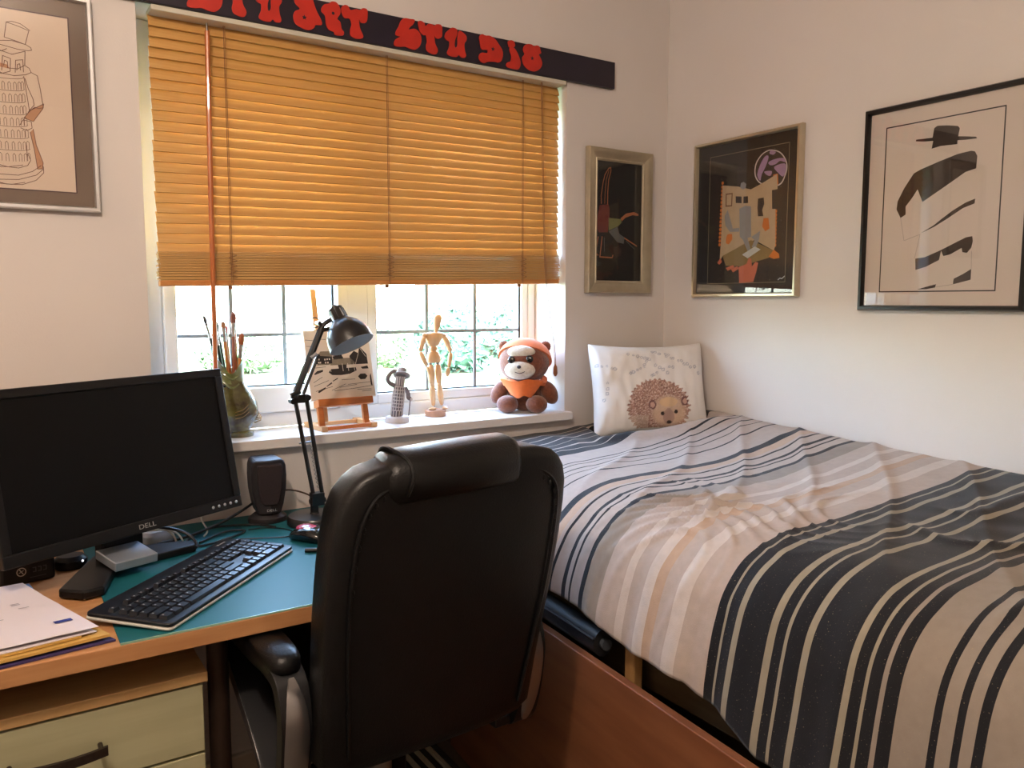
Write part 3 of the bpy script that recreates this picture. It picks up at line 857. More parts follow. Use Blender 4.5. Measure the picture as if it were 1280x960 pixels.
    at = me.attributes.new('run', 'FLOAT', 'POINT'); at.data.foreach_set('value', run)
    o = bpy.data.objects.new('duvet', me); COL.objects.link(o); o.location = (-.44, -1.0, 0)
    so = o.modifiers.new('solid', 'SOLIDIFY'); so.thickness = .012; so.offset = 0
    return tag(o, 'beige duvet with black, taupe and gold woven stripes spread over the bed', 'duvet')
duvet()

# cushion with a hedgehog print
def cushion():
    NU, NV = 150, 120; W, H, T = .385, .30, .115
    vs = []; cols = []; fs = []
    rnd = random.Random(3)
    flowers = [(rnd.gauss(0, 1), rnd.gauss(0, 1)) for _ in range(30)]
    garl = []
    for (x0, y0, x1, y1, n) in [(.02, .76, .17, .70, 5), (.10, .56, .06, .40, 4), (.30, .88, .46, .80, 6), (.30, .66, .42, .72, 5), (.50, .90, .64, .86, 5), (.52, .74, .62, .66, 4), (.62, .84, .84, .72, 8), (.48, .62, .53, .66, 3), (.88, .72, .92, .66, 2), (.44, .80, .42, .74, 3), (.63, .72, .67, .72, 2)]:
        for k in range(n):
            t = k / max(1, n - 1)
            garl.append((x0 + (x1 - x0) * t + rnd.uniform(-.01, .01), y0 + (y1 - y0) * t + rnd.uniform(-.012, .012), rnd.uniform(.010, .016)))
    base = lin((238, 236, 234))
    def colour(u, v):
        c = np.array(base)
        c = c * (1 + .03 * noise.noise((u * 6, v * 6, 1)))
        for gx, gy, gr in garl:
            dd = math.hypot((u - gx), (v - gy) * .8)
            if gr * .45 < dd < gr:
                c = c * .3 + np.array(lin((158, 162, 178))) * .7
        # v of print: bottom of the visible cushion is near .2
        x, y = (u - .515) / .268, (v - .29) / .30
        ang = math.atan2(y, x); rr = math.hypot(x, y)
        edge = 1 + .08 * noise.noise((ang * 9, 3, 0)) + .04 * math.sin(ang * 40)
        if rr < edge and y > -.75:
            n1 = noise.noise((u * 70 + 9 * math.cos(ang), v * 55 + 9 * math.sin(ang), 0))
            sp = lin((170, 134, 122)); sd = lin((128, 94, 86)); sl = lin((214, 192, 180))
            b_ = np.array(sp) if abs(n1) < .22 else (np.array(sd) if n1 < 0 else np.array(sl))
            # face
            fx, fy = (u - .60) / .165, (v - .24) / .19
            fr = math.hypot(fx, fy)
            if fr < 1:
                f_ = np.array(lin((206, 178, 156))) * (1 + .12 * noise.noise((u * 60, v * 60, 4)))
                if math.hypot((u - .60) / .08, (v - .345) / .05) < 1: f_ = np.array(lin((216, 184, 146)))
                if math.hypot((u - .60) / .05, (v - .19) / .09) < 1: f_ = np.array(lin((176, 146, 134)))
                w = min(1, (1 - fr) * 4); b_ = b_ * (1 - w) + f_ * w
            if x < -.35 and y < -.25: b_ = b_ * .5 + np.array(lin((206, 186, 168))) * .5
            for ex, ey in ((.455, .32), (.745, .35)):
                e = math.hypot((u - ex) / .034, (v - ey) / .050)
                if e < 1: b_ = np.array(lin((196, 160, 146))) if e < .6 else np.array(lin((112, 78, 76)))
            for ex, ey in ((.545, .225), (.668, .240)):
                if math.hypot((u - ex) / .016, (v - ey) / .022) < 1: b_ = np.array(lin((36, 26, 26)))
            if math.hypot((u - .605) / .022, (v - .125) / .022) < 1: b_ = np.array(lin((50, 36, 36)))
            c = b_
        return c
    for side in (1, -1):
        for j in range(NV + 1):
            for i in range(NU + 1):
                u, v = i / NU, j / NV
                a, b_ = 2 * u - 1, 2 * v - 1
                pinch = 1 - .10 * (1 - a * a) * abs(b_) ** 3
                pinx = 1 - .05 * (1 - b_ * b_) * abs(a) ** 3
                t = (max(0, (1 - a ** 4)) * max(0, (1 - b_ ** 4))) ** .42
                t *= 1 + .16 * noise.noise((u * 4, v * 4, side)) + .10 * noise.noise((u * 14, v * 6, side + 3))
                vs.append((a * W / 2 * pinx, -side * t * T / 2, (b_ * pinch + 1) * H / 2))
                cols.extend((*colour(u, v), 1.0) if side == 1 else (*base, 1.0))
    n = (NU + 1)
    for s_ in range(2):
        o0 = s_ * n * (NV + 1)
        for j in range(NV):
            for i in range(NU):
                q = [o0 + j * n + i, o0 + j * n + i + 1, o0 + (j + 1) * n + i + 1, o0 + (j + 1) * n + i]
                fs.append(q if s_ == 0 else q[::-1])
    me = bpy.data.meshes.new('cushion'); me.from_pydata(vs, [], fs); me.shade_smooth()
    ca = me.color_attributes.new('print', 'FLOAT_COLOR', 'POINT'); ca.data.foreach_set('color', cols)
    m = bpy.data.materials.new('cushion_print'); m.use_nodes = True
    nt = m.node_tree; b = nt.nodes['Principled BSDF']; b.inputs['Roughness'].default_value = .85; b.inputs['Sheen Weight'].default_value = .2
    at = nt.nodes.new('ShaderNodeVertexColor'); at.layer_name = 'print'; nt.links.new(at.outputs[0], b.inputs['Base Color'])
    me.materials.append(m)
    o = bpy.data.objects.new('cushion', me); COL.objects.link(o)
    o.location = (-.214, -.185, .848); o.rotation_euler = (R(-14), 0, R(-19))
    return tag(o, 'white cushion printed with a hedgehog, propped in the corner on the bed', 'cushion')
cushion()

# black rounded case tucked under the duvet hem
M_BLKF = mat('black_case_fabric', (24, 26, 30), .55, noise_amt=.2, noise_scale=30)
cs_ = thing('tube_case', 'long black rounded case tucked below the duvet hem on the bed side', 'case', (-.905, -.62, .555))
pts = [(.034, .40, .012), (.024, .20, .010), (.012, 0, .008), (0, -.17, .006)]
MB().tube(smoothpath(pts, 5), .030, 16, flat=(.8, 1.0)).build('case_body', M_BLKF, cs_)
MB().tube([(0, -.172, .006), (-.001, -.184, .006)], .012, 14).build('end_cap', mat('grey_cap', (74, 80, 88), .4, noise_amt=.1), cs_)
MB().tube(smoothpath([(p[0] - .026, p[1], p[2] + .014) for p in pts], 5), .003, 6).build('seam', mat('seam_black', (48, 52, 58), .5, noise_amt=.1), cs_)

# ------------------------------------------------------------------ desk
M_BEECH = mat('beech_veneer', (196, 146, 98), .42, rgb2=(182, 128, 82), noise_scale=3, stretch=(1.5, 16, 16), coat=.1)
M_TEAL = mat('teal_mat', (26, 94, 102), .5, spec=.22, noise_amt=.05, noise_scale=4)
M_LEG = mat('desk_leg_brown', (62, 48, 40), .35, .5, noise_amt=.1, noise_scale=20)
desk = thing('desk', 'beech desk with a dark round metal leg standing under the window', 'desk', (-1.85, -.35, 0))
def db(name, a, b, m, bev=.002):
    return MB().box((a[0] + 1.85, a[1] + .35, a[2]), (b[0] + 1.85, b[1] + .35, b[2])).build(name, m, desk, smooth=False, bevel=bev)
db('desk_top', (-2.75, -.686, .700), (-1.08, -.004, .730), M_BEECH)
for (x, y) in ((-1.638, -.60), (-1.12, -.235), (-1.12, -.06), (-2.70, -.06), (-2.70, -.60)):
    MB().cyl((x + 1.85, y + .35, 0), (x + 1.85, y + .35, .700), .0185, n=20).build('leg', M_LEG, desk)
db('modesty_rail', (-2.70, -.075, .60), (-1.12, -.045, .66), M_LEG)
mt = thing('desk_mat', 'glossy teal green mat covering the right side of the desk', 'desk mat', (-1.45, -.35, .730))
MB().box((-.352, -.334, 0), (.36, .340, .0025)).build('mat_sheet', M_TEAL, mt, smooth=False, bevel=.001)
MB().box((-.352, -.3355, 0), (.36, -.3335, .0032)).build('mat_edge', mat('mat_edge_pale', (150, 186, 160), .3, noise_amt=.05), mt, smooth=False)

# pedestal drawers
M_PEDF = mat('cream_drawer', (184, 182, 146), .5, rgb2=(176, 172, 136), noise_scale=4, stretch=(1, 1, 12))
M_PEDT = mat('pedestal_top', (204, 166, 112), .45, rgb2=(190, 150, 98), noise_scale=3, stretch=(1.5, 16, 16))
M_HAND = mat('drawer_handle', (82, 72, 66), .38, .8, noise_amt=.2, noise_scale=90)
ped = thing('drawer_pedestal', 'cream fronted drawer pedestal with beech top under the desk', 'drawers', (-1.90, -.42, 0))
pb = lambda name, a, b, m, par=ped, bev=.0015: MB().box((a[0] + 1.90, a[1] + .42, a[2]), (b[0] + 1.90, b[1] + .42, b[2])).build(name, m, par, smooth=False, bevel=bev)
pb('pedestal_top', (-2.14, -.642, .617), (-1.664, -.14, .635), M_PEDT)
pb('carcass', (-2.135, -.620, .04), (-1.668, -.15, .617), M_PEDF)
for i, (z0, z1) in enumerate([(.492, .612), (.330, .487), (.045, .325)]):
    dwr = pb('drawer', (-2.130, -.638, z0), (-1.672, -.620, z1), M_PEDF)
    zc = z1 - .065 if i else .553
    hp = []
    for k in range(13):
        t = -1 + 2 * k / 12
        hp.append((t * .072 + .003, -.218 - .026 - .012 * (1 - t * t), zc - .000))
    hb = MB()
    rings = [[(x, y - .003, z - .0075), (x, y + .003, z - .0075), (x, y + .003, z + .0075), (x, y - .003, z + .0075)] for x, y, z in hp]
    hb.loft(rings)
    for t in (-.06, .066):
        hb.cyl((t, -.216, zc), (t, -.246, zc), .004, n=10)
    hb.build('handle', M_HAND, dwr, angle=40)
for (x, y) in ((-2.08, -.58), (-1.72, -.58), (-2.08, -.2), (-1.72, -.2)):
    MB().cyl((x + 1.9, y + .42, 0), (x + 1.9, y + .42, .04), .02, n=12).build('castor', M_SEAL, ped)

# ------------------------------------------------------------------ office chair
M_LEATH = mat('black_leather', (10, 10, 11), .38, spec=.35, noise_amt=.25, noise_scale=25, bump=.25, bump_scale=330)
M_PLAS = mat('black_plastic', (22, 22, 24), .4, noise_amt=.1, noise_scale=30)
M_CHRS = mat('satin_silver', (168, 166, 166), .28, .9, noise_amt=.06, noise_scale=20)
chair = thing('office_chair', 'black leather executive office chair with silver arms pulled up to the desk', 'chair', (-1.315, -.60, 0), R(3))
def sq(c, e): return math.copysign(abs(c) ** e, c)
def cushion_loft(name, levels, n=40, e=.55, par=chair, m=M_LEATH, bevel=0):
    # levels: (z, cx, halfwidth, cy, halfdepth)
    mb = MB(); rings = []
    for z, cx, hw, cy, hd in levels:
        rings.append([(cx + hw * sq(math.cos(2 * math.pi * j / n), e), cy + hd * sq(math.sin(2 * math.pi * j / n), e), z) for j in range(n)])
    mb.loft(rings)
    return mb.build(name, m, par, angle=60)
lev = []
zs_ = [(.487, .06), (.489, .5), (.495, .75), (.505, .92), (.52, 1), (.60, 1), (.68, 1), (.76, 1), (.84, 1), (.90, 1.0), (.94, .985), (.968, .945), (.988, .88), (1.001, .80), (1.010, .66), (1.014, .45), (1.015, .05)]
for z, k in zs_:
    cx = -.030 + (z - .5) * .115
    hw = .212 + .022 * sm(.5, .85, z)
    if z > .9: hwk = hw * k
    else: hwk = hw * (k if z < .52 else 1)
    hd = .050 * min(1, k + .2) if z > .9 else .050 * max(k, .3)
    lev.append((z, cx, hwk, -.205 - (z - .5) * .06, hd))
back = cushion_loft('backrest', lev, 56, .38)
# piping round the rear panel
pp = []
def edge(z): return (-.030 + (z - .5) * .115, .212 + .022 * sm(.5, .85, z), -.205 - (z - .5) * .06)
out = [(-.80, .53), (-.84, .65), (-.86, .78), (-.86, .88), (-.80, .945), (-.66, .972), (-.40, .982), (0, .986), (.40, .982), (.66, .968), (.82, .935), (.86, .87), (.86, .76), (.84, .65), (.80, .53)]
for a, z in out:
    cx, hw, cy = edge(z); pp.append((cx + a * hw, cy - .0495 + (.004 if z > .96 else 0), z))
MB().tube(smoothpath(pp, 5), .0035, 6).build('piping', M_LEATH, back)
gp = smoothpath(pp, 5)[12:58:2]
for a, b, c in gp:
    MB().ell((a * .985, b - .0005, c - .010), (.003, .003, .006), 6, 4).build('gather', M_LEATH, back)
# head roll wrapped over the top
hr = MB(); rings = []
for x, s_ in [(-.140, .55), (-.135, .85), (-.120, 1), (-.04, 1.02), (.04, 1.03), (.11, 1.0), (.125, .85), (.13, .55)]:
    rings.append([(x + .018 + .012 * math.cos(a), -.228 + .066 * s_ * sq(math.cos(a), .8), .982 + .047 * s_ * sq(math.sin(a), .8) + .03 * x) for a in [2 * math.pi * j / 24 for j in range(24)]])
hr.loft(rings).build('head_pillow', M_LEATH, chair, angle=60)
for x in (-.108,):
    MB().tube([(x + .010 + .006 * math.sin(a * 3), -.228 + .069 * math.cos(a), .979 + .050 * math.sin(a)) for a in np.linspace(-.4, 3.5, 18)], .004, 6).build('pillow_seam', M_LEATH, chair)
lev = [(.455, 0, .17, .075, .19), (.46, 0, .205, .075, .225), (.475, 0, .215, .075, .24), (.52, 0, .218, .075, .245), (.545, 0, .21, .075, .235), (.555, 0, .18, .075, .20), (.558, 0, .02, .075, .02)]
cushion_loft('seat', lev, 40, .55)
for sx in (-1, 1):
    X_ = -.262 if sx < 0 else .222
    arm = bpy.data.objects.new('armrest', None); COL.objects.link(arm); arm.parent = chair
    loop = [(.115, .625), (.090, .655), (.02, .662), (-.12, .662), (-.175, .650), (-.195, .60), (-.19, .54), (-.175, .475), (-.155, .435), (-.125, .435), (-.09, .475), (-.01, .535), (.075, .595)]
    lp = smoothloop([(X_, y, z) for y, z in loop], 4)
    def band(w, t0, t1, nm, m, shift=0.0):
        n = len(lp); rings = []
        for i, p in enumerate(lp):
            p = Vector(p); tg = Vector(lp[(i + 1) % n]) - Vector(lp[i - 1]); tg.normalize()
            nr = Vector((1, 0, 0)).cross(tg)
            rings.append([tuple(p + nr * t0 + Vector((shift - w, 0, 0))), tuple(p + nr * t1 + Vector((shift - w, 0, 0))),
                          tuple(p + nr * t1 + Vector((shift + w, 0, 0))), tuple(p + nr * t0 + Vector((shift + w, 0, 0)))])
        return MB().loft(rings, closed=True).build(nm, m, arm, angle=40, bevel=.003)
    band(.026, -.012, .012, 'arm_loop', M_PLAS)
    # silver outer inlay on the curved rear and front strips
    def inlay(i0, i1, hw):
        n = len(lp); rings = []
        for i in range(i0, i1 + 1):
            p = Vector(lp[i % n]); tg = Vector(lp[(i + 1) % n]) - Vector(lp[(i - 1) % n]); tg.normalize()
            nr = Vector((1, 0, 0)).cross(tg)
            if nr.dot(p - Vector((X_, -.06, .56))) < 0: nr = -nr
            k = math.sin(math.pi * min(1, max(0.0, (i - i0 + .3) / (i1 - i0 + .6)))) ** .5
            w = hw * k
            rings.append([tuple(p + nr * .010 + Vector((-w, 0, 0))), tuple(p + nr * .0155 + Vector((-w * .7, 0, 0))), tuple(p + nr * .0155 + Vector((w * .7, 0, 0))), tuple(p + nr * .010 + Vector((w, 0, 0)))])
        MB().loft(rings).build('silver_inlay', M_CHRS, arm, angle=50)
    inlay(16, 31, .024); inlay(41, 52, .020)
    rg_ = []
    for i in range(39, 53):
        p = Vector(lp[i % len(lp)]); tg = Vector(lp[(i + 1) % len(lp)]) - Vector(lp[(i - 1) % len(lp)]); tg.normalize()
        nr = Vector((1, 0, 0)).cross(tg); k = .011 * math.sin(math.pi * (i - 38.5) / 14.5) ** .5
        xo = Vector((.027 * sx, 0, 0)); xi = Vector((.020 * sx, 0, 0))
        rg_.append([tuple(p + nr * k + xo), tuple(p - nr * k + xo), tuple(p - nr * k + xi), tuple(p + nr * k + xi)])
    MB().loft(rg_).build('silver_side', M_CHRS, arm, angle=40)
    pad = [(.640, 0, .01, 0, .01), (.642, 0, .030, 0, .13), (.655, 0, .034, 0, .145), (.672, 0, .034, 0, .145), (.682, 0, .028, 0, .13), (.684, 0, .005, 0, .02)]
    cushion_loft('arm_pad', [(z + .012, X_ + cx, hw, -.035, hd) for z, cx, hw, cy, hd in pad], 28, .6, arm, M_LEATH)
    MB().box((min(X_, X_ * .72), -.16, .425), (max(X_, X_ * .72), -.09, .445)).build('arm_bracket', M_PLAS, arm, smooth=False, bevel=.003)
MB().box((-.06, -.20, .50), (.06, -.12, .56)).box((-.05, -.10, .43), (.05, .15, .46)).box((-.045, -.17, .45), (.045, -.10, .53)).build('back_bracket', M_PLAS, chair, smooth=False, bevel=.004)
MB().cyl((0, .03, .09), (0, .03, .445), .025, n=20).build('gas_lift', M_CHRS, chair)
for k in range(5):
    a = math.pi / 2 + 2 * math.pi * k / 5 + .62
    c_, s_ = math.cos(a), math.sin(a)
    l = MB().tube([(0, .03, .105), (.14 * c_, .03 + .14 * s_, .098), (.28 * c_, .03 + .28 * s_, .072)], [.028, .022, .017], 10).build('base_leg', M_PLAS, chair)
    w = MB()
    for dd in (-.013, .013):
        ox, oy = -s_ * dd, c_ * dd
        w.cyl((.285 * c_ + ox - s_ * .008, .03 + .285 * s_ + oy + c_ * .008, .027), (.285 * c_ + ox + s_ * .008, .03 + .285 * s_ + oy - c_ * .008, .027), .027, n=18)
    w.build('castor', M_PLAS, l)

# ------------------------------------------------------------------ lettering helper (flat print)
def text_obj(body, size, m, parent, M, name='lettering', sx=1.0, extrude=.0002):
    cu = bpy.data.curves.new(name, 'FONT'); cu.body = body; cu.size = size; cu.extrude = extrude; cu.align_x = 'CENTER'; cu.align_y = 'CENTER'
    t = bpy.data.objects.new(name + '_tmp', cu); COL.objects.link(t)
    dg = bpy.context.evaluated_depsgraph_get()
    me = bpy.data.meshes.new_from_object(t.evaluated_get(dg))
    bpy.data.objects.remove(t)
    me.transform(M @ Matrix.Diagonal((sx, 1, 1, 1)))
    me.materials.clear(); me.materials.append(m)
    o = bpy.data.objects.new(name, me); COL.objects.link(o); o.parent = parent
    return o
UPR = Matrix.Rotation(math.pi / 2, 4, 'X')          # text lying in xy -> standing, facing -y

# ------------------------------------------------------------------ monitor
M_MON = mat('monitor_black', (15, 14, 15), .45, spec=.35, noise_amt=.1, noise_scale=20)
M_SCR = mat('screen_off', (6, 6, 7), .45, spec=.2, noise_amt=.1, noise_scale=3)
M_BTN = mat('button_silver', (200, 200, 200), .3, .8, noise_amt=.05)
W, H = .515, .316
mon = thing('monitor', 'black widescreen monitor switched off on a splayed stand', 'monitor', (-1.717, -.314, .730), .444)
T0 = Matrix.Translation((0, 0, .076)) @ Matrix.Rotation(-.011, 4, 'Y') @ Matrix.Rotation(-.178, 4, 'X')
def monbox(name, a, b, m, par=mon, bev=.002):
    o = MB().box(a, b, T0).build(name, m, par, smooth=False, bevel=bev); return o
shell = MB().box((-W / 2 + .004, .012, .004), (W / 2 - .004, .035, H - .004), T0)
shell.box((-.17, .035, .05), (.17, .062, .26), T0)
shell.build('back_shell', M_MON, mon, smooth=False, bevel=.006)
bz = .018
for a, b in [((-W / 2, 0, 0), (W / 2, .014, .024)), ((-W / 2, 0, H - bz), (W / 2, .014, H)), ((-W / 2, 0, .024), (-W / 2 + bz, .014, H - bz)), ((W / 2 - bz, 0, .024), (W / 2, .014, H - bz))]:
    monbox('bezel', a, b, M_MON)
monbox('screen', (-W / 2 + bz - .002, .004, .022), (W / 2 - bz + .002, .012, H - bz + .002), M_SCR, bev=0)
for k in range(5):
    x = W / 2 - .012 - k * .0155
    p = T0 @ Vector((x - .004, -.0005, .012))
    MB().ell((x - .004, -.0006, .012), (.0036, .0016, .0036), 12, 6, T0).build('button', M_BTN, mon)
M_LOGO = mat('logo_silver', (190, 188, 184), .4, .5, noise_amt=.05)
text_obj('DELL', .0135, M_LOGO, mon, T0 @ Matrix.Translation((0.02, -.0004, .012)) @ UPR, 'maker_lettering', 1.3)
# stand: column and splayed V foot
MB().box((-.045, .055, 0.012), (.045, .085, .20)).build('stand_column', M_MON, mon, smooth=False, bevel=.004)
ft = MB()
for p in ([(-.03, .115), (.02, .110), (.0, .065), (-.125, -.078), (-.160, -.070), (-.178, -.020), (-.085, .065)],
          [(-.01, .115), (.03, .115), (.125, .062), (.150, .025), (.132, .002), (.02, .018), (-.012, .07)]):
    ft.slab(p, 0.003, .020)
ft.build('stand_foot', M_MON, mon, smooth=False, bevel=.004)

# small silver box resting on the stand foot
M_ALU = mat('brushed_silver_box', (176, 186, 198), .32, .55, noise_amt=.05, noise_scale=40)
hd_ = MB().box((-.043, -.040, 0), (.043, .040, .018)).build('silver_box', M_ALU, smooth=False, bevel=.002)
hd_.location = (-1.742, -.311, .7553); hd_.rotation_euler = (R(8), 0, R(20))
tag(hd_, 'small flat silver box leaning on the monitor stand', 'box')
# black box with round badge behind the monitor corner
blk = thing('media_box', 'small black box with a round white badge beside the monitor', 'box', (-1.915, -.262, .730), R(14))
MB().box((-.048, -.02, 0), (.048, .10, .050)).build('case_body', M_MON, blk, smooth=False, bevel=.006)
bdg = MB(); bdg.flatpoly(disc((-.012, .026), .0085, 20), -.0203, 0); bdg.flatpoly(disc((-.012, .026), .0068, 20), -.0204, 1)
bdg.stroke([(-.015, .031), (-.012, .026), (-.009, .0215)], .0016, -.0205, 0); bdg.stroke([(-.016, .0245), (-.0085, .0285)], .0012, -.0205, 0)
bdg.build('round_badge', [M_LOGO, M_MON], blk, smooth=False)
bl = MB(); bl.stroke([(.002, .012), (.030, .012)], .0012, -.0203)
for k in range(3): bl.stroke([(.008 + k * .009, .022), (.013 + k * .009, .022), (.013 + k * .009, .030), (.008 + k * .009, .030)], .0016, -.0203)
bl.build('faint_lettering', mat('dim_print', (70, 70, 74), .6, noise_amt=.05), blk, smooth=False)
# rounded neck base of the monitor stand, built as a separate dark puck
pk = thing('stand_neck_base', 'dark rounded neck base of the monitor stand with a small white light', 'gadget', (-1.834, -.214, .730))
MB().lathe([(.024, 0), (.027, .004), (.027, .018), (.021, .026), (.001, .027)], 24, sx=1.15).build('puck_body', M_MON, pk)
MB().ell((.020, -.021, .016), (.0022, .0022, .0022), 8, 6).build('light', mat('tiny_led', (235, 240, 255), .3, emis=1.5, noise_amt=.02), pk)

# ------------------------------------------------------------------ keyboard
M_KB = mat('keyboard_black', (20, 22, 28), .35, noise_amt=.08, noise_scale=30)
M_KEY = mat('key_black', (26, 28, 34), .30, noise_amt=.08, noise_scale=60)
M_KTRIM = mat('keyboard_white_trim', (206, 204, 196), .4, noise_amt=.04)
M_KPRINT = mat('key_print', (190, 190, 186), .6, noise_amt=.03)
kb = thing('keyboard', 'black full size keyboard with a pale underside lying on the teal mat', 'keyboard', (-1.6315, -.466, .7335), math.atan2(.327, .316))
KT = Matrix.Rotation(R(3.0), 4, 'X')
hx, hy = .221, .081
def rrect(x0, x1, y0, y1, r, n=4):
    o = []
    for cx, cy, a0 in ((x1 - r, y1 - r, 0), (x0 + r, y1 - r, 90), (x0 + r, y0 + r, 180), (x1 - r, y0 + r, 270)):
        for k in range(n + 1):
            a = R(a0 + 90 * k / n); o.append((cx + r * math.cos(a), cy + r * math.sin(a)))
    return o
MB().slab(rrect(-hx, hx, -hy, hy, .010), .004, .0095, KT).build('underside', M_KTRIM, kb, bevel=.002)
MB().slab(rrect(-hx + .001, hx - .001, -hy + .001, hy - .001, .010), .0095, .0165, KT).build('keyboard_body', M_KB, kb, bevel=.002)
kp = {}
def key(x, y, w=1.0, h=1.0, u=.0186):
    kw, kh = w * u - .0024, h * u - .0024
    kk = (round(w, 2), round(h, 2))
    if kk not in kp:
        me = MB()
        b0 = [(-kw / 2, -kh / 2, 0), (kw / 2, -kh / 2, 0), (kw / 2, kh / 2, 0), (-kw / 2, kh / 2, 0)]
        t = .0018
        t0 = [(-kw / 2 + t, -kh / 2 + t, .0062), (kw / 2 - t, -kh / 2 + t, .0062), (kw / 2 - t, kh / 2 - t * .7, .0066), (-kw / 2 + t, kh / 2 - t * .7, .0066)]
        me.loft([b0, t0], mi=0)
        if w < 3:
            me.add([(-kw / 2 + .0038, kh / 2 - .0065, .0067), (-kw / 2 + .0066, kh / 2 - .0065, .0067), (-kw / 2 + .0066, kh / 2 - .0034, .0068), (-kw / 2 + .0038, kh / 2 - .0034, .0068)], [(0, 1, 2, 3)], 1)
        o = me.build('key', [M_KEY, M_KPRINT], kb, smooth=False); kp[kk] = o
    else:
        o = kp[kk].copy(); COL.objects.link(o); o.parent = kb
    p = KT @ Vector((x, y, .0165))
    o.location = p; o.rotation_euler = (R(3.0), 0, 0)
u = .0186; x0 = -hx + .012; yb = -hy + .0235
rows = [[1.25, 1.25, 1.25, 6.25, 1.25, 1.25, 1.25, 1.25], [2.25] + [1] * 10 + [2.75], [1.75] + [1] * 11 + [2.25], [1.5] + [1] * 12 + [1.5], [1] * 13 + [2]]
for r, ws_ in enumerate(rows):
    x = x0
    for w in ws_:
        key(x + w * u / 2, yb + r * u + (.0 if r else 0), w); x += w * u
yf = yb + 5 * u + .004
x = x0
key(x + u / 2, yf, 1, .72); x += 2 * u
for g in range(3):
    for k in range(4):
        key(x + u / 2, yf, 1, .72); x += u
    x += .5 * u
xn = x0 + 15.2 * u
for k in range(3):
    key(xn + (k + .5) * u, yb, 1); key(xn + (k + .5) * u, yb + 3 * u, 1); key(xn + (k + .5) * u, yb + 4 * u, 1); key(xn + (k + .5) * u, yf, 1, .72)
key(xn + 1.5 * u, yb + u, 1)
xm = xn + 3.2 * u
key(xm + u, yb, 2); key(xm + 2.5 * u, yb, 1)
for r in (1, 2, 3):
    for k in range(3): key(xm + (k + .5) * u, yb + r * u, 1)
for k in range(4): key(xm + (k + .5) * u, yb + 4 * u, 1)
key(xm + 3.5 * u, yb + .5 * u, 1, 2); key(xm + 3.5 * u, yb + 2.5 * u, 1, 2)
for k in range(4): key(xm + (k + .5) * u, yf, 1, .6)
lg = MB()
lg.slab(disc((.165, .066), .003, 12), .0166, .0168, KT); lg.box((.172, .0645, .0166), (.192, .0675, .0168), KT)
lg.build('maker_print', M_KPRINT, kb, smooth=False)

# ------------------------------------------------------------------ desk speaker
M_SPK = mat('speaker_black', (34, 28, 30), .55, noise_amt=.1, noise_scale=40)
M_SPK2 = mat('speaker_cloth', (44, 34, 36), .9, noise_amt=.2, noise_scale=220)
spk = thing('desk_speaker', 'small black desktop speaker with curved sides on the desk mat', 'speaker', (-1.395, -.085, .7325), R(-3))
def sp_ring(z, hw, y0, y1, n=4):
    return [(-hw, y0, z), (0, y0 - .010, z), (hw, y0, z), (hw * .9, y1, z), (0, y1 + .004, z), (-hw * .9, y1, z)]
prof = [(.022, .027), (.045, .034), (.08, .0405), (.115, .0425), (.140, .041), (.153, .037), (.157, .030)]
MB().loft([sp_ring(z, w, -.030 + (.157 - z) * .02, .045) for z, w in prof]).build('cabinet', M_SPK, spk, bevel=.004, angle=30)
MB().loft([[(-w * .76, -.0415 + (.157 - z) * .02, z), (w * .76, -.0415 + (.157 - z) * .02, z), (w * .76, -.030, z), (-w * .76, -.030, z)] for z, w in [(.045, .020), (.055, .030), (.09, .0385), (.13, .040), (.147, .038)]]).build('grille', M_SPK2, spk, bevel=.004)
MB().lathe([(.050, 0), (.052, .004), (.050, .012), (.036, .022), (.001, .0235)], 28, sx=.92, sy=.78).build('speaker_base', M_SPK, spk)
text_obj('DELL', .0085, M_LOGO, spk, Matrix.Translation((0.002, -.0385, .034)) @ UPR, 'maker_lettering', 1.3)

# ------------------------------------------------------------------ architect lamp
M_LAMP = mat('lamp_black', (20, 18, 17), .32, noise_amt=.1, noise_scale=30, coat=.3, coat_rough=.2)
M_LAMPI = mat('shade_inside', (190, 204, 210), .5, noise_amt=.03)
M_SPR = mat('spring_steel', (150, 150, 152), .3, 1.0, noise_amt=.1)
LY = -.17
lamp = thing('architect_lamp', 'black jointed architect lamp with a dome shade on the desk', 'desk lamp', (-1.305, LY, .7325))
MB().lathe([(.062, 0), (.066, .003), (.066, .016), (.062, .022), (.012, .025), (.011, .028)], 36).build('base', M_LAMP, lamp)
MB().cyl((0, 0, .024), (0, 0, .065), .010, n=14).cyl((-.012, 0, .055), (.028, 0, .055), .006, n=10).box((-.008, -.012, .045), (.022, .012, .075)).build('base_joint', M_LAMP, lamp)
E_ = Vector((-.035, 0, .305)); H_ = Vector((.033, 0, .478))
for (b0, e0) in (((0, 0, .058), (-.041, 0, .306)), ((.022, 0, .058), (-.014, 0, .312))):
    MB().tube([b0, e0], .0052, 8, flat=(1.0, 1.0)).build('lower_arm', M_LAMP, lamp)
MB().cyl((-.034, 0, .20), (-.004, 0, .202), .002, n=8).build('cross_pin', M_SPR, lamp)
for dx in (.010, .016):
    pts = [(dx - .0105 * k / 60 * 1.6 + .0022 * math.cos(k * 1.1), .0022 * math.sin(k * 1.1), .085 + .11 * k / 60) for k in range(61)]
    MB().tube(pts, .0007, 4).build('spring', M_SPR, lamp)
MB().cyl((-.048, -.010, .303), (-.048, .010, .303), .007, n=12).cyl((-.052, -.004, .318), (-.030, -.004, .325), .006, n=10).cyl((-.012, -.010, .310), (-.012, .010, .310), .007, n=12).box((-.05, -.005, .298), (-.01, .005, .318)).build('elbow_joint', M_LAMP, lamp)
for dy in (-.0, ):
    MB().tube([(-.043, dy, .312), (.026, dy, .470)], .0085, 8).build('upper_arm', M_LAMP, lamp)
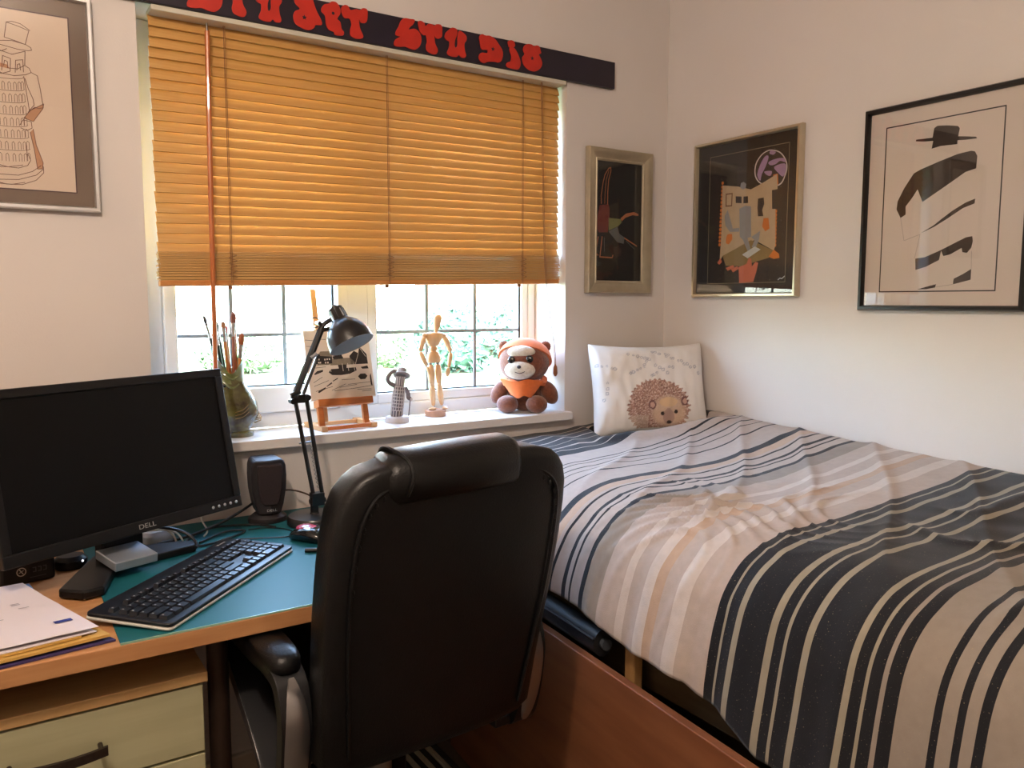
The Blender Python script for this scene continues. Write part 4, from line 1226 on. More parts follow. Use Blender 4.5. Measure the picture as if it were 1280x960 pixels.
MB().tube([(-.020, .004, .318), (.020, .004, .412)], .0045, 6).build('upper_arm_rod', M_LAMP, lamp)
MB().tube([(-.002, -.004, .405), (.012, -.004, .415)], .0062, 8).build('arm_sleeve', M_SPR, lamp)
MB().tube(smoothpath([(.020, 0, .465), (.035, 0, .485), (.056, 0, .497)], 4), .006, 8).tube(smoothpath([(.030, .0, .470), (.048, .0, .474), (.060, 0, .478)], 4), .005, 8).build('neck_joint', M_LAMP, lamp)
MB().tube([(.012 + .012 * math.cos(a), 0, .488 + .012 * math.sin(a)) for a in np.linspace(0, 2 * math.pi, 20, endpoint=False)], .0013, 5, closed=True).build('wire_ring', M_LAMP, lamp)
MB().cyl((.020, -.012, .487), (.020, .012, .487), .005, n=10).build('wing_nut', M_LAMP, lamp)
ax = Vector((.25, -.43, -.86)).normalized()
HM = Matrix.Translation((.062, 0, .522)) @ ax.to_track_quat('Z', 'Y').to_matrix().to_4x4()
MB().lathe([(.004, -.008), (.007, -.006), (.007, .0), (.018, .001), (.0185, .004), (.0205, .032), (.024, .036), (.031, .041), (.042, .052), (.050, .066), (.054, .082), (.0555, .100),
            (.0545, .100), (.053, .082), (.049, .067), (.041, .053), (.030, .043), (.001, .040)], 40, HM).build('shade', M_LAMP, lamp, angle=45)
MB().lathe([(.0540, .0995), (.0525, .082), (.0485, .067), (.0405, .0535), (.029, .0437), (.002, .0425), (.002, .0424), (.0287, .0434), (.0402, .0532), (.0481, .0667), (.0521, .0818), (.0537, .0995)], 40, HM).build('shade_lining', M_LAMPI, lamp, angle=60)
for k in range(10):
    a = 2 * math.pi * k / 10
    MB().cyl(HM @ Vector((.0188 * math.cos(a), .0188 * math.sin(a), .008)), HM @ Vector((.0205 * math.cos(a), .0205 * math.sin(a), .030)), .0016, n=6).build('vent_rib', M_SPR if k % 2 else M_LAMP, lamp)
MB().lathe([(.006, .043), (.009, .050), (.016, .064), (.0165, .072), (.012, .082), (.001, .087)], 20, HM).build('bulb', mat('bulb_glass', (235, 238, 240), .15, noise_amt=.02), lamp)

# ------------------------------------------------------------------ small things on the desk
mouse = thing('computer_mouse', 'black computer mouse with a glossy red top beside the lamp base', 'mouse', (-1.362, -.305, .7325), R(30))
rg = []
for t, w, h in [(-.052, .010, .010), (-.048, .022, .020), (-.03, .029, .031), (0, .031, .035), (.03, .029, .028), (.046, .021, .017), (.052, .008, .008)]:
    rg.append([(w * sq(math.cos(a), .8), t, max(0, h * .5 + h * .5 * sq(math.sin(a), .8))) for a in [2 * math.pi * j / 20 for j in range(20)]])
MB().loft(rg).build('mouse_body', mat('mouse_gloss', (16, 14, 15), .15, noise_amt=.05, coat=.5), mouse, angle=60)
MB().ell((0, .008, .0275), (.021, .030, .0085), 20, 8).build('red_top', mat('mouse_red', (186, 70, 92), .25, noise_amt=.05, coat=.4), mouse)
pen = thing('pen', 'dark pen with a silver tip lying by the keyboard corner', 'pen', (-1.392, -.392, .7375), R(-28))
MB().cyl((-.012, 0, 0), (.022, 0, 0), .0048, n=12).build('barrel', M_PLAS, pen)
MB().cyl((.022, 0, 0), (.036, 0, 0), .0044, .0012, n=12).build('tip', M_SPR, pen)
M_CABLE = mat('black_cable', (14, 14, 15), .45, noise_amt=.1)
M_WCAB = mat('white_cable', (206, 202, 190), .5, noise_amt=.05)
def cable(label, pts, r, m=M_CABLE, name='cable'):
    pts = [(a, b, max(c, .7325 + r)) for a, b, c in pts]
    o = MB().tube(smoothpath(pts, 8), r, 7).build(name, m)
    return tag(o, label, 'cable')
cable('thick black cable running from behind the monitor up to the speaker', [(-1.66, -.16, .735), (-1.58, -.14, .74), (-1.50, -.11, .755), (-1.43, -.07, .775), (-1.405, -.035, .78)], .0032)
cable('black cable looping across the mat between monitor and keyboard', [(-1.58, -.20, .736), (-1.51, -.145, .737), (-1.47, -.16, .736), (-1.52, -.20, .736), (-1.585, -.225, .736), (-1.60, -.17, .737), (-1.53, -.095, .737), (-1.44, -.115, .736), (-1.40, -.165, .736)], .0025)
cable('thin black cable curling from the keyboard to the mouse', [(-1.50, -.215, .735), (-1.44, -.24, .735), (-1.40, -.255, .735), (-1.375, -.235, .735), (-1.385, -.19, .735), (-1.42, -.155, .735), (-1.46, -.15, .735)], .0013)
cable('brown cable hanging along the wall between speaker and lamp', [(-1.372, -.04, .785), (-1.34, -.03, .790), (-1.31, -.04, .788), (-1.285, -.08, .78), (-1.29, -.13, .775)], .0022, mat('brown_cable', (70, 50, 40), .5, noise_amt=.1))
cable('black monitor cable dropping onto the stand foot', [(-1.685, -.20, .79), (-1.64, -.235, .785), (-1.61, -.25, .77), (-1.60, -.27, .755), (-1.605, -.285, .752)], .0035)
cable('white tied cable looping behind the monitor', [(-1.68, -.16, .77), (-1.645, -.17, .768), (-1.625, -.185, .762), (-1.615, -.20, .745), (-1.625, -.205, .737), (-1.63, -.185, .755), (-1.64, -.17, .766)], .0022, M_WCAB)
cable('thin white cable behind the right end of the monitor', [(-1.555, -.10, .79), (-1.556, -.115, .765), (-1.548, -.13, .742), (-1.56, -.15, .735)], .002, M_WCAB)
adp = MB().loft([[(hw * sq(math.cos(a), .6), hd * sq(math.sin(a), .6), z) for a in [2 * math.pi * j / 24 for j in range(24)]] for z, hw, hd in [(0, .030, .018), (.003, .036, .023), (.018, .036, .023), (.026, .030, .018), (.028, .010, .006)]]).build('white_adapter', mat('adapter_white', (206, 210, 216), .25, noise_amt=.03))
adp.location = (-1.655, -.125, .7325); adp.rotation_euler = (0, 0, R(25))
tag(adp, 'glossy white plug adapter behind the monitor', 'adapter')

# papers and folders at the desk corner
def sheet(name, label, cat, corners, z, th, m, bend=0.0, par=None, n=10):
    # corners BL, BR, TR, TL in world xy
    mb = MB(); vs = []
    A_, B_, C_, D0 = [Vector((*c, 0)) for c in corners]
    for side in (0, 1):
        for j in range(n + 1):
            for i in range(n + 1):
                s_, t = i / n, j / n
                p = (A_.lerp(B_, s_)).lerp(D0.lerp(C_, s_), t)
                zz = z + th * side + bend * (s_ * s_ * .6 + (1 - t) ** 2 * .4) * (1 if side >= 0 else 0) + .0010 * noise.noise((p.x * 20, p.y * 20, z * 50)) * (1 if bend else 0)
                vs.append((p.x, p.y, zz))
    k = n + 1; q = k * k; fs = []
    for j in range(n):
        for i in range(n):
            a = j * k + i
            fs.append((a, a + k, a + k + 1, a + 1)); fs.append((q + a, q + a + 1, q + a + k + 1, q + a + k))
    for i in range(n):
        fs.append((i, i + 1, q + i + 1, q + i)); a = n * k + i; fs.append((a + 1, a, q + a, q + a + 1))
        a = i * k; fs.append((a + k, a, q + a, q + a + k)); a = i * k + n; fs.append((a, a + k, q + a + k, q + a))
    mb.add(vs, fs)
    o = mb.build(name, m, par, angle=30)
    if label: tag(o, label, cat)
    return o
M_MAN = mat('manila', (206, 164, 84), .7, noise_amt=.08, noise_scale=10)
M_PURP = mat('purple_folder', (62, 50, 98), .6, noise_amt=.08)
M_WHITE = mat('white_paper', (226, 218, 222), .8, noise_amt=.02, noise_scale=5)
M_BLUEP = mat('blue_card', (92, 140, 196), .7, noise_amt=.05)
c0 = [(-2.10, -.66), (-1.812, -.655), (-1.845, -.395), (-2.06, -.325)]
def scaled(c, s, dx=0, dy=0):
    cx = sum(p[0] for p in c) / 4; cy = sum(p[1] for p in c) / 4
    return [((p[0] - cx) * s + cx + dx, (p[1] - cy) * s + cy + dy) for p in c]
FL = [(-2.10, -.700), (-1.806, -.664), (-1.926, -.355), (-2.15, -.36)]
sheet('paper_folder', 'thin purple folder at the bottom of the paper pile', 'folder', FL, .7305, .003, M_PURP)
sheet('manila_folder', 'buff manila folder above the purple folder in the paper pile', 'folder', scaled(FL, .985, -.004, .002), .7346, .0045, M_MAN, .004)
sheet('manila_envelope', 'buff envelope poking out under the top white sheet', 'envelope', scaled(FL, .90, -.028, -.006), .7398, .003, M_MAN, .004)
sheet('blue_card', 'blue card edge showing behind the top white sheet', 'card', [(-2.02, -.52), (-1.893, -.46), (-1.912, -.338), (-2.04, -.35)], .7472, .0008, M_BLUEP, .0)
sheet('paper_sheet', 'loose white sheet between envelope and letter in the pile', 'paper', scaled(FL, .93, -.012, .004), .7445, .0008, M_WHITE, .003)
top = thing('letter', 'white printed letter with a small blue bar on top of the paper pile', 'letter', (0, 0, 0))
LT = [(-2.12, -.670), (-1.828, -.648), (-1.922, -.345), (-2.16, -.34)]
sheet('letter_sheet', None, None, LT, .7490, .0008, M_WHITE, .005, top)
M_PBLUE = mat('print_blue_bar', (38, 56, 140), .7, noise_amt=.04)
def on_letter(s_, t, w, h):
    A_, B_, C_, D0 = [Vector((*c, 0)) for c in LT]; pts = []
    for ds, dt in ((-w, -h), (w, -h), (w, h), (-w, h)):
        a, b = s_ + ds, t + dt
        p = A_.lerp(B_, a).lerp(D0.lerp(C_, a), b)
        pts.append((p.x, p.y, .7490 + .0008 + .005 * (a * a * .6 + (1 - b) ** 2 * .4) + .0012))
    return pts
pr_ = MB().add(on_letter(.90, .19, .045, .018), [(0, 1, 2, 3)], 0)
for s_, t, w in [(.80, .62, .025), (.82, .53, .03), (.60, .40, .07), (.55, .36, .08), (.80, .60, .025), (.45, .32, .1)]:
    pr_.add(on_letter(s_, t, w, .004), [(0, 1, 2, 3)], 1)
pr_.build('print', [M_PBLUE, mat('grey_type', (150, 146, 156), .8, noise_amt=.03)], top, smooth=False)

# ------------------------------------------------------------------ fish shaped vase with brushes
ZS = .925
M_GLAZE = mat('olive_glaze', (96, 92, 44), .16, rgb2=(56, 44, 26), noise_scale=22, stretch=(1, 1, 1.4), bump=.5, bump_scale=70, coat=.6, coat_rough=.05)
_nt = M_GLAZE.node_tree
_vo = _nt.nodes.new('ShaderNodeTexVoronoi'); _vo.inputs['Scale'].default_value = 110
_nt.links.new(_nt.nodes['Texture Coordinate'].outputs['Object'], _vo.inputs['Vector'])
_nt.links.new(_vo.outputs['Distance'], _nt.nodes['Bump'].inputs['Height'])
M_GLAZE2 = mat('green_glaze_lip', (120, 132, 84), .18, rgb2=(92, 96, 52), noise_scale=26, coat=.6)
M_GLAZE3 = mat('honey_ridges', (128, 104, 50), .2, noise_amt=.2, noise_scale=40, coat=.5)
vase = thing('fish_vase', 'glazed olive green fish shaped jug holding brushes on the sill', 'vase', (-1.418, .068, ZS))
def vring(z, cx, rx, ry, n=36, lip=0.0, y=0.0):
    out = []
    for j in range(n):
        a = 2 * math.pi * j / n
        zz = z + lip * (abs(math.cos(a)) ** 1.5 - .55)
        out.append((cx + rx * math.cos(a), y + ry * math.sin(a), zz))
    return out
body = [(0, 0, .036, .034), (.010, 0, .037, .034), (.014, 0, .028, .026), (.024, 0, .030, .028), (.040, .001, .042, .036), (.062, .002, .048, .040), (.085, 0, .047, .040), (.108, -.006, .041, .036), (.130, -.014, .035, .032), (.150, -.019, .033, .030)]
inner = [(.150, -.019, .0275, .0245)] + [(z, cx, rx - .0055, ry - .0055) for z, cx, rx, ry in body[8:4:-1]] + [(.040, .001, .034, .029), (.026, 0, .020, .018)]
MB().loft([vring(z, cx, rx, ry) for z, cx, rx, ry in body + inner]).build('jug_body', M_GLAZE, vase, angle=50)
lipr = [vring(.138, -.017, .0345, .031, lip=.0), vring(.155, -.019, .034, .030, lip=.012), vring(.175, -.021, .037, .031, lip=.035), vring(.195, -.022, .043, .032, lip=.060), vring(.203, -.022, .0475, .032, lip=.072),
        vring(.202, -.022, .044, .029, lip=.072), vring(.190, -.022, .039, .028, lip=.058), vring(.165, -.020, .031, .026, lip=.02), vring(.140, -.018, .0280, .0250)]
MB().loft(lipr, closed=True).build('mouth_lips', M_GLAZE2, vase, angle=60)
for k in range(8):
    z = .044 + k * .0045
    MB().tube([(.038 - .002 * k, -.004, z - .012), (.054 - .001 * k, -.006, z - .006), (.057 - .0022 * k, -.004, z + .004)], [.0022, .0020, .0008], 6).build('tail_ridge', M_GLAZE3, vase)
for k in range(3):
    MB().tube(smoothpath([(-.018, -.0385 + .0006 * k, .050 + k * .008), (.000, -.0425, .054 + k * .009), (.016, -.0395, .066 + k * .010)], 4), .0010, 5).build('fin_ridge', M_GLAZE3, vase)
for k in range(2):
    MB().tube(smoothpath([(-.048, -.018, .172 - k * .02), (-.036, -.028, .160 - k * .022), (-.020, -.0315, .150 - k * .022), (-.004, -.028, .158 - k * .02)], 4), .003, 6).build('gill_ridge', M_GLAZE2, vase)
MB().ell((-.040, -.026, .135), (.005, .004, .005), 12, 6).build('fish_eye', mat('dark_eye', (30, 30, 22), .2, noise_amt=.1), vase)
M_FER = mat('brush_ferrule', (196, 196, 196), .25, 1.0, noise_amt=.05)
bcol = [((44, 46, 52), (60, 62, 70), 'dark grey'), ((36, 56, 44), (128, 120, 72), 'olive'), ((40, 60, 50), (104, 110, 84), 'green'), ((190, 118, 60), (176, 130, 96), 'tan'), ((186, 110, 56), (226, 130, 140), 'pink'),
        ((150, 84, 56), (136, 84, 72), 'brown'), ((176, 96, 48), (70, 80, 96), 'slate'), ((206, 130, 60), (160, 90, 50), 'russet')]
# tip x, tip z, lean base x, bristle length, radius
bpos = [(-.076, .312, -.009, .026, .0035, .009), (-.056, .292, -.0196, .022, .0055, -.009), (-.046, .296, -.012, .02, .004, .009), (-.034, .296, -.016, .017, .005, -.009), (-.024, .286, -.0074, .020, .005, .009), (-.008, .320, -.0147, .028, .0065, -.009), (.000, .295, -.0036, .018, .004, .009), (.012, .266, -.010, .030, .0065, -.009)]
basey = [.002, -.004, .010, -.011, .018, -.016, .007, -.007]
for i, ((hc, bc, nm), (tx, tz, bx, bl, br, ty)) in enumerate(zip(bcol, bpos)):
    b0 = Vector((-1.418 + bx, .068 + basey[i], ZS + .040)); t0 = Vector((-1.418 + tx, .068 + ty, ZS + tz))
    d = (t0 - b0); Lh = d.length; d.normalize()
    br *= 1.25
    br_ = thing('paint_brush', f'paint brush with {nm} bristles standing in the fish vase', 'paint brush', tuple(b0), group='brushes in the fish vase')
    f1 = d * (Lh - bl - .035); f2 = d * (Lh - bl)
    MB().tube([(0, 0, 0), tuple(f1 * .6), tuple(f1)], [.0024, .0046, .004], 8).build('handle', mat('brush_handle_' + nm, hc, .35, noise_amt=.08, coat=.4), br_)
    MB().tube([tuple(f1), tuple(f2)], [.0040, br * .75], 10).build('ferrule', M_FER, br_)
    MB().tube([tuple(f2), tuple(f2 + d * bl * .45), tuple(f2 + d * bl * .8), tuple(f2 + d * bl)], [br * .72, br, br * .75, br * .15], 10).build('bristles', mat('bristle_' + nm, bc, .8, noise_amt=.25, noise_scale=200), br_)

# ------------------------------------------------------------------ table easel with a block print
M_EASEL = mat('easel_wood', (204, 120, 56), .45, rgb2=(186, 102, 44), noise_scale=8, stretch=(1, 8, 8), coat=.15)
M_EASEL2 = mat('easel_wood_pale', (216, 168, 116), .5, rgb2=(200, 150, 100), noise_scale=8, stretch=(1, 8, 8))
ez = thing('table_easel', 'small wooden table easel standing on the window sill', 'easel', (-1.135, .02, ZS), R(4))
eb = lambda n, a, b, m=M_EASEL, M=None: MB().box(a, b, M).build(n, m, ez, smooth=False, bevel=.0015)
eb('foot_bar', (-.085, -.008, 0), (-.067, .112, .014), M_EASEL2); eb('foot_bar', (.062, -.008, 0), (.080, .112, .014), M_EASEL2)
eb('cross_bar', (-.067, -.006, .002), (.062, .004, .012)); eb('cross_bar', (-.067, .085, .002), (.062, .095, .012), M_EASEL2)
LEAN = Matrix.Translation((0, .010, .012)) @ Matrix.Rotation(R(-14), 4, 'X')
eb('post', (-.082, 0, 0), (-.066, .012, .060), M_EASEL, LEAN); eb('post', (.050, 0, 0), (.066, .012, .060), M_EASEL, LEAN)
eb('ledge', (-.086, -.018, .052), (.076, .016, .072), M_EASEL, LEAN)
MAST = LEAN @ Matrix.Translation((-.055, .020, .0)) @ Matrix.Rotation(R(1.5), 4, 'Y')
eb('mast', (-.008, 0, .012), (.008, .010, .385), M_EASEL2, MAST)
eb('clip', (-.010, -.014, .268), (.010, .002, .280), M_EASEL2, MAST)
pc_ = thing('block_print', 'black and white block print of a village pavilion on the easel', 'picture', (-1.135, .02, ZS), R(4))
M_IVORY = mat('ivory_paper', (232, 220, 206), .8, noise_amt=.02, noise_scale=8)
M_BINK = mat('black_block_ink', (46, 40, 38), .75, noise_amt=.15, noise_scale=80)
M_GINK = mat('grey_block_ink', (146, 134, 116), .8, noise_amt=.2, noise_scale=60)
PM = LEAN @ Matrix.Translation((.003, .004, .0725))
MB().box((-.099, .0, 0), (.094, .012, .192), PM).build('board', M_IVORY, pc_, smooth=False, bevel=.001)
art = MB()
def E2(px, py):   # print layout units (crop pixels of the drawing) to metres on the board
    return (-.099 + (px - 10) / 585 * .193, .192 * (1 - (py - 115) / 555))
def ep(pts, mi=0, y=-.0004): art.flatpoly([E2(*p) for p in pts], y, mi)
def es(pts, w=.0014, mi=0): art.stroke([E2(*p) for p in pts], w, -.0005, mi)
ep([(95, 330), (140, 285), (225, 285), (240, 330), (235, 395), (100, 395)], 1); ep([(100, 335), (130, 320), (235, 330), (232, 385), (95, 385)], 0, -.0005)
for x, y in ((112, 342), (165, 345), (185, 343), (205, 343), (108, 368), (122, 368), (168, 370), (188, 370)): ep([(x, y), (x + 12, y), (x + 12, y + 13), (x, y + 13)], 2, -.0007)
ep([(395, 330), (440, 290), (480, 310), (495, 255), (555, 320), (558, 400), (400, 400)]); es([(480, 310), (440, 400)], .001, 2); es([(495, 262), (545, 340)], .001, 2)
ep([(205, 385), (250, 340), (330, 345), (400, 345), (440, 385), (430, 400), (215, 400)], 1); ep([(240, 330), (320, 310), (340, 350), (250, 355)])
ep([(190, 455), (215, 430), (440, 425), (445, 450), (380, 475), (300, 482), (220, 478)]); ep([(280, 395), (360, 395), (355, 430), (285, 430)])
for x in (210, 320, 370, 425): es([(x, 390), (x + 2, 450)], .0014, 2)
ep([(450, 500), (475, 480), (520, 480), (538, 500), (515, 525), (470, 525)]); ep([(60, 465), (90, 440), (145, 432), (140, 448), (70, 470)]); ep([(485, 425), (550, 415), (558, 440), (500, 440)])
ep([(75, 605), (95, 592), (150, 570), (145, 585), (85, 615)]); ep([(155, 565), (205, 535), (210, 545), (162, 568)]); ep([(215, 525), (265, 502), (262, 512), (220, 530)]); ep([(560, 500), (572, 480), (575, 580), (560, 575)])
for q in [[(50, 530), (130, 490)], [(50, 560), (180, 520)], [(200, 600), (330, 555)], [(220, 605), (400, 595), (575, 580)], [(270, 580), (430, 565)], [(350, 560), (560, 550)], [(20, 190), (120, 200)], [(25, 240), (90, 245)], [(120, 185), (200, 190)], [(60, 600), (210, 570)], [(430, 605), (560, 608)], [(470, 622), (560, 620)], [(300, 520), (420, 520)], [(80, 415), (170, 410)]]: es(q, .0011)
art2 = art.build('ink_print', [M_BINK, M_GINK, M_IVORY], pc_, smooth=False)
art2.matrix_local = PM

# ------------------------------------------------------------------ tower figurine tipping its hat
M_STONE = mat('figurine_cream', (206, 194, 188), .6, noise_amt=.08, noise_scale=60)
M_STD = mat('figurine_grey_wash', (120, 110, 114), .7, noise_amt=.3, noise_scale=90)
tw = thing('tower_figurine', 'small leaning tower figurine raising its hat, walking stick in hand', 'figurine', (-.970, .072, ZS))
MB().lathe([(.034, 0), (.035, .003), (.034, .014), (.030, .017), (.001, .018)], 32).build('base', M_STONE, tw)
TL = Matrix.Translation((-.002, 0, .016)) @ Matrix.Rotation(R(7), 4, 'Y')
MB().lathe([(.0165, 0), (.0158, .085), (.0125, .088), (.0120, .118), (.001, .1185)], 28, TL).build('tower_core', M_STD, tw)
for k in range(8):
    z = .018 + k * .0098
    MB().lathe([(.0155, z - .001), (.0182 - k * .00012, z - .001), (.0182 - k * .00012, z + .0014), (.0155, z + .0014)], 28, TL).build('gallery_ring', M_STONE, tw)
for r in range(7):
    z = .019 + r * .0098
    cl = MB()
    for q in range(14):
        a = 2 * math.pi * q / 14
        cl.cyl(TL @ Vector((.0170 * math.cos(a), .0170 * math.sin(a), z)), TL @ Vector((.0170 * math.cos(a), .0170 * math.sin(a), z + .009)), .0012, n=5)
    o = cl.build('columns', M_STONE, tw); o['kind'] = 'stuff'
cl = MB()
for q in range(12):
    a = 2 * math.pi * q / 12
    cl.cyl(TL @ Vector((.0168 * math.cos(a), .0168 * math.sin(a), 0)), TL @ Vector((.0168 * math.cos(a), .0168 * math.sin(a), .017)), .0014, n=5)
    cl.cyl(TL @ Vector((.0126 * math.cos(a), .0126 * math.sin(a), .090)), TL @ Vector((.0126 * math.cos(a), .0126 * math.sin(a), .116)), .0016, n=5)
o = cl.build('pilasters', M_STONE, tw); o['kind'] = 'stuff'
HT = TL @ Matrix.Translation((.003, -.002, .119)) @ Matrix.Rotation(R(12), 4, 'Y') @ Matrix.Rotation(R(-24), 4, 'X')
MB().lathe([(.001, .0), (.023, -.002), (.025, .001), (.023, .004), (.0130, .005), (.0122, .020), (.010, .022), (.001, .0225)], 28, HT).build('hat', mat('figurine_hat', (150, 136, 132), .6, noise_amt=.15, noise_scale=60), tw)
MB().tube(smoothpath([(-.010, -.004, .107), (-.026, -.006, .116), (-.031, -.007, .128), (-.022, -.008, .143), (-.009, -.010, .150)], 4), [.0068] * 4 + [.0062] * 8 + [.0056] * 5, 8).build('arm', M_STD, tw)
MB().ell((-.008, -.012, .151), (.005, .004, .004), 10, 6).build('hand', M_STONE, tw)
MB().tube(smoothpath([(.024, -.004, .100), (.032, -.006, .085), (.033, -.008, .070), (.037, -.012, .066)], 4), .0062, 8).build('arm', M_STD, tw)
MB().ell((.039, -.013, .064), (.005, .005, .005), 10, 6).build('hand', M_STONE, tw)
MB().cyl((.030, -.014, .016), (.036, -.014, .066), .0016, n=8).build('walking_stick', M_STD, tw)

# ------------------------------------------------------------------ jointed artist's mannequin
M_MANN = mat('mannequin_wood', (226, 184, 138), .45, rgb2=(212, 166, 118), noise_scale=8, stretch=(6, 6, 1), coat=.15)
mn = thing('artist_mannequin', 'jointed pale wooden artist mannequin on a round base', 'mannequin', (-.818, .125, ZS))
Q = lambda x, z, y=0.0: (x + .818, y, z - ZS)
def limb(name, a, b, r0, rm, r1, fl=(1, 1)):
    a, b = Vector(a), Vector(b)
    pts = [a.lerp(b, t) for t in (0, .06, .25, .5, .75, .94, 1)]
    return MB().tube([tuple(p) for p in pts], [r0 * .5, r0, (r0 + rm) / 2 * 1.08, rm, (rm + r1) / 2, r1, r1 * .5], 14, flat=fl).build(name, M_MANN, mn, angle=60)
MB().lathe([(.031, 0), (.032, .002), (.032, .018), (.030, .020), (.001, .0201)], 36).build('base', mat('mannequin_base', (190, 140, 110), .5, noise_amt=.12, noise_scale=50), mn)
MB().cyl((.002, .010, .02), (.004, .010, .17), .0016, n=8).build('support_rod', M_SPR, mn)
MB().tube([Q(-.813, 1.185), Q(-.812, 1.193), Q(-.810, 1.207), Q(-.808, 1.222), Q(-.807, 1.231), Q(-.807, 1.234)], [.006, .0085, .0115, .0135, .011, .004], 16, flat=(1, 1.05)).build('head', M_MANN, mn, angle=60)
MB().cyl(Q(-.815, 1.172), Q(-.813, 1.188), .005, n=12).build('neck', M_MANN, mn)
MB().loft([[(Q(cx, z)[0] + hw * sq(math.cos(a), .8), hd * sq(math.sin(a), .8), z - ZS) for a in [2 * math.pi * j / 20 for j in range(20)]] for z, cx, hw, hd in [(1.138, -.823, .014, .010), (1.142, -.823, .018, .013), (1.155, -.822, .023, .016), (1.168, -.820, .029, .017), (1.176, -.819, .029, .015), (1.180, -.819, .018, .009)]]).build('chest', M_MANN, mn, angle=50)
MB().ell(Q(-.823, 1.130), (.0125, .011, .010), 14, 8).build('waist', M_MANN, mn)
MB().loft([[(Q(cx, z)[0] + hw * sq(math.cos(a), .8), hd * sq(math.sin(a), .8), z - ZS) for a in [2 * math.pi * j / 20 for j in range(20)]] for z, cx, hw, hd in [(1.088, -.822, .019, .013), (1.093, -.822, .0225, .016), (1.108, -.823, .021, .015), (1.120, -.824, .015, .012), (1.123, -.824, .010, .008)]]).build('pelvis', M_MANN, mn, angle=50)
for x, z in ((-.852, 1.170), (-.787, 1.167)):
    MB().ell(Q(x, z), (.0085, .0085, .0085), 12, 8).build('shoulder_ball', M_MANN, mn)
limb('upper_arm', Q(-.854, 1.168), Q(-.869, 1.124, -.004), .0078, .0082, .0062); limb('forearm', Q(-.869, 1.122, -.004), Q(-.853, 1.080, -.012), .0062, .0068, .0048)
limb('upper_arm', Q(-.784, 1.165), Q(-.765, 1.119, -.004), .0078, .0082, .0062); limb('forearm', Q(-.765, 1.117, -.004), Q(-.775, 1.072, -.010), .0062, .0068, .0048)
MB().ell(Q(-.848, 1.066, -.014), (.0042, .0055, .014), 12, 8, rot=(0, R(-18), 0)).build('hand', M_MANN, mn)
MB().ell(Q(-.780, 1.058, -.012), (.0075, .0042, .0145), 12, 8, rot=(0, R(8), 0)).build('hand', M_MANN, mn)
for hx_, kx, ax_, s_ in ((-.834, -.831, -.823, -1), (-.809, -.806, -.794, 1)):
    MB().ell(Q(hx_, 1.086), (.006, .006, .006), 10, 6).build('hip_ball', M_SPR, mn)
    MB().ell(Q(kx, 1.022, -.003), (.0078, .0078, .0078), 10, 6).build('knee_ball', M_MANN, mn)
    limb('thigh', Q(hx_, 1.083), Q(kx, 1.023, -.003), .0085, .0108, .0078); limb('shin', Q(kx, 1.021, -.003), Q(ax_, .956, .002), .0078, .0092, .0058)
    MB().ell(Q(ax_ + (.004 if s_ > 0 else -.010), .949, -.010), (.0075 if s_ > 0 else .014, .014 if s_ > 0 else .0085, .0048), 12, 6).build('foot', M_MANN, mn)

# ------------------------------------------------------------------ soft toy bear with orange cap and neckerchief
M_FUR = mat('brown_plush', (128, 70, 42), .95, rgb2=(104, 54, 32), noise_scale=120, sheen=.5, bump=.8, bump_scale=260)
M_FURW = mat('cream_plush', (232, 222, 208), .95, rgb2=(214, 200, 182), noise_scale=120, sheen=.5, bump=.8, bump_scale=260)
M_FURT = mat('tan_plush', (196, 150, 112), .95, rgb2=(176, 128, 92), noise_scale=120, sheen=.5, bump=.8, bump_scale=260)
M_ORF = mat('orange_felt', (226, 112, 46), .85, noise_amt=.10, noise_scale=90, sheen=.3)
M_EYE = mat('toy_eye', (14, 12, 12), .08, noise_amt=.05, coat=.5)
toy = thing('soft_toy', 'brown plush toy bear with orange cap and neckerchief sitting on the sill', 'soft toy', (-.522, .078, ZS), R(-36))
MB().ell((0, 0, .062), (.058, .048, .064), 24, 14).build('body', M_FUR, toy)
for sx in (-1, 1):
    MB().ell((.046 * sx - .006, -.052, .027), (.034, .036, .028), 20, 12).build('leg', M_FUR, toy)
    MB().ell((.078 * sx, -.010, .060), (.026, .026, .040), 18, 12, rot=(0, R(-28 * sx), 0)).build('arm', M_FUR, toy)
    MB().ell((.066 * sx, .012, .205), (.018, .010, .018), 14, 8).build('ear', M_FUR, toy)
head = MB().ell((-.002, -.012, .155), (.080, .066, .066), 28, 18).build('head', M_FUR, toy)
MB().ell((-.012, -.066, .136), (.048, .024, .030), 22, 12).build('muzzle', M_FURW, toy)
MB().ell((-.008, -.056, .190), (.044, .020, .022), 20, 12, rot=(R(30), 0, 0)).build('brow_patch', M_FURW, toy)
for x, z in ((-.038, .171), (.018, .174)):
    MB().ell((x, -.0735, z - .004), (.0115, .006, .0120), 16, 10).build('eye', M_EYE, toy)
    MB().ell((x + .003, -.0795, z), (.002, .001, .002), 8, 5).build('eye_glint', M_FURW, toy)
MB().ell((-.014, -.091, .147), (.0065, .004, .0055), 12, 8).build('nose', mat('toy_nose', (62, 56, 62), .4, noise_amt=.05), toy)
MB().tube(smoothpath([(-.026, -.088, .131), (-.014, -.092, .127), (-.002, -.090, .130), (.006, -.086, .134)], 4), .0012, 5).build('mouth', mat('toy_mouth', (70, 54, 54), .7, noise_amt=.05), toy)
cap = MB()
rings = []
for t in np.linspace(0, 1, 9):
    a = R(4 + 84 * t)
    rr, zz = math.cos(a), math.sin(a)
    rings.append([(.087 * rr * math.cos(b), .074 * rr * math.sin(b) , .160 + .070 * zz) for b in np.linspace(0, 2 * math.pi, 28, endpoint=False)])
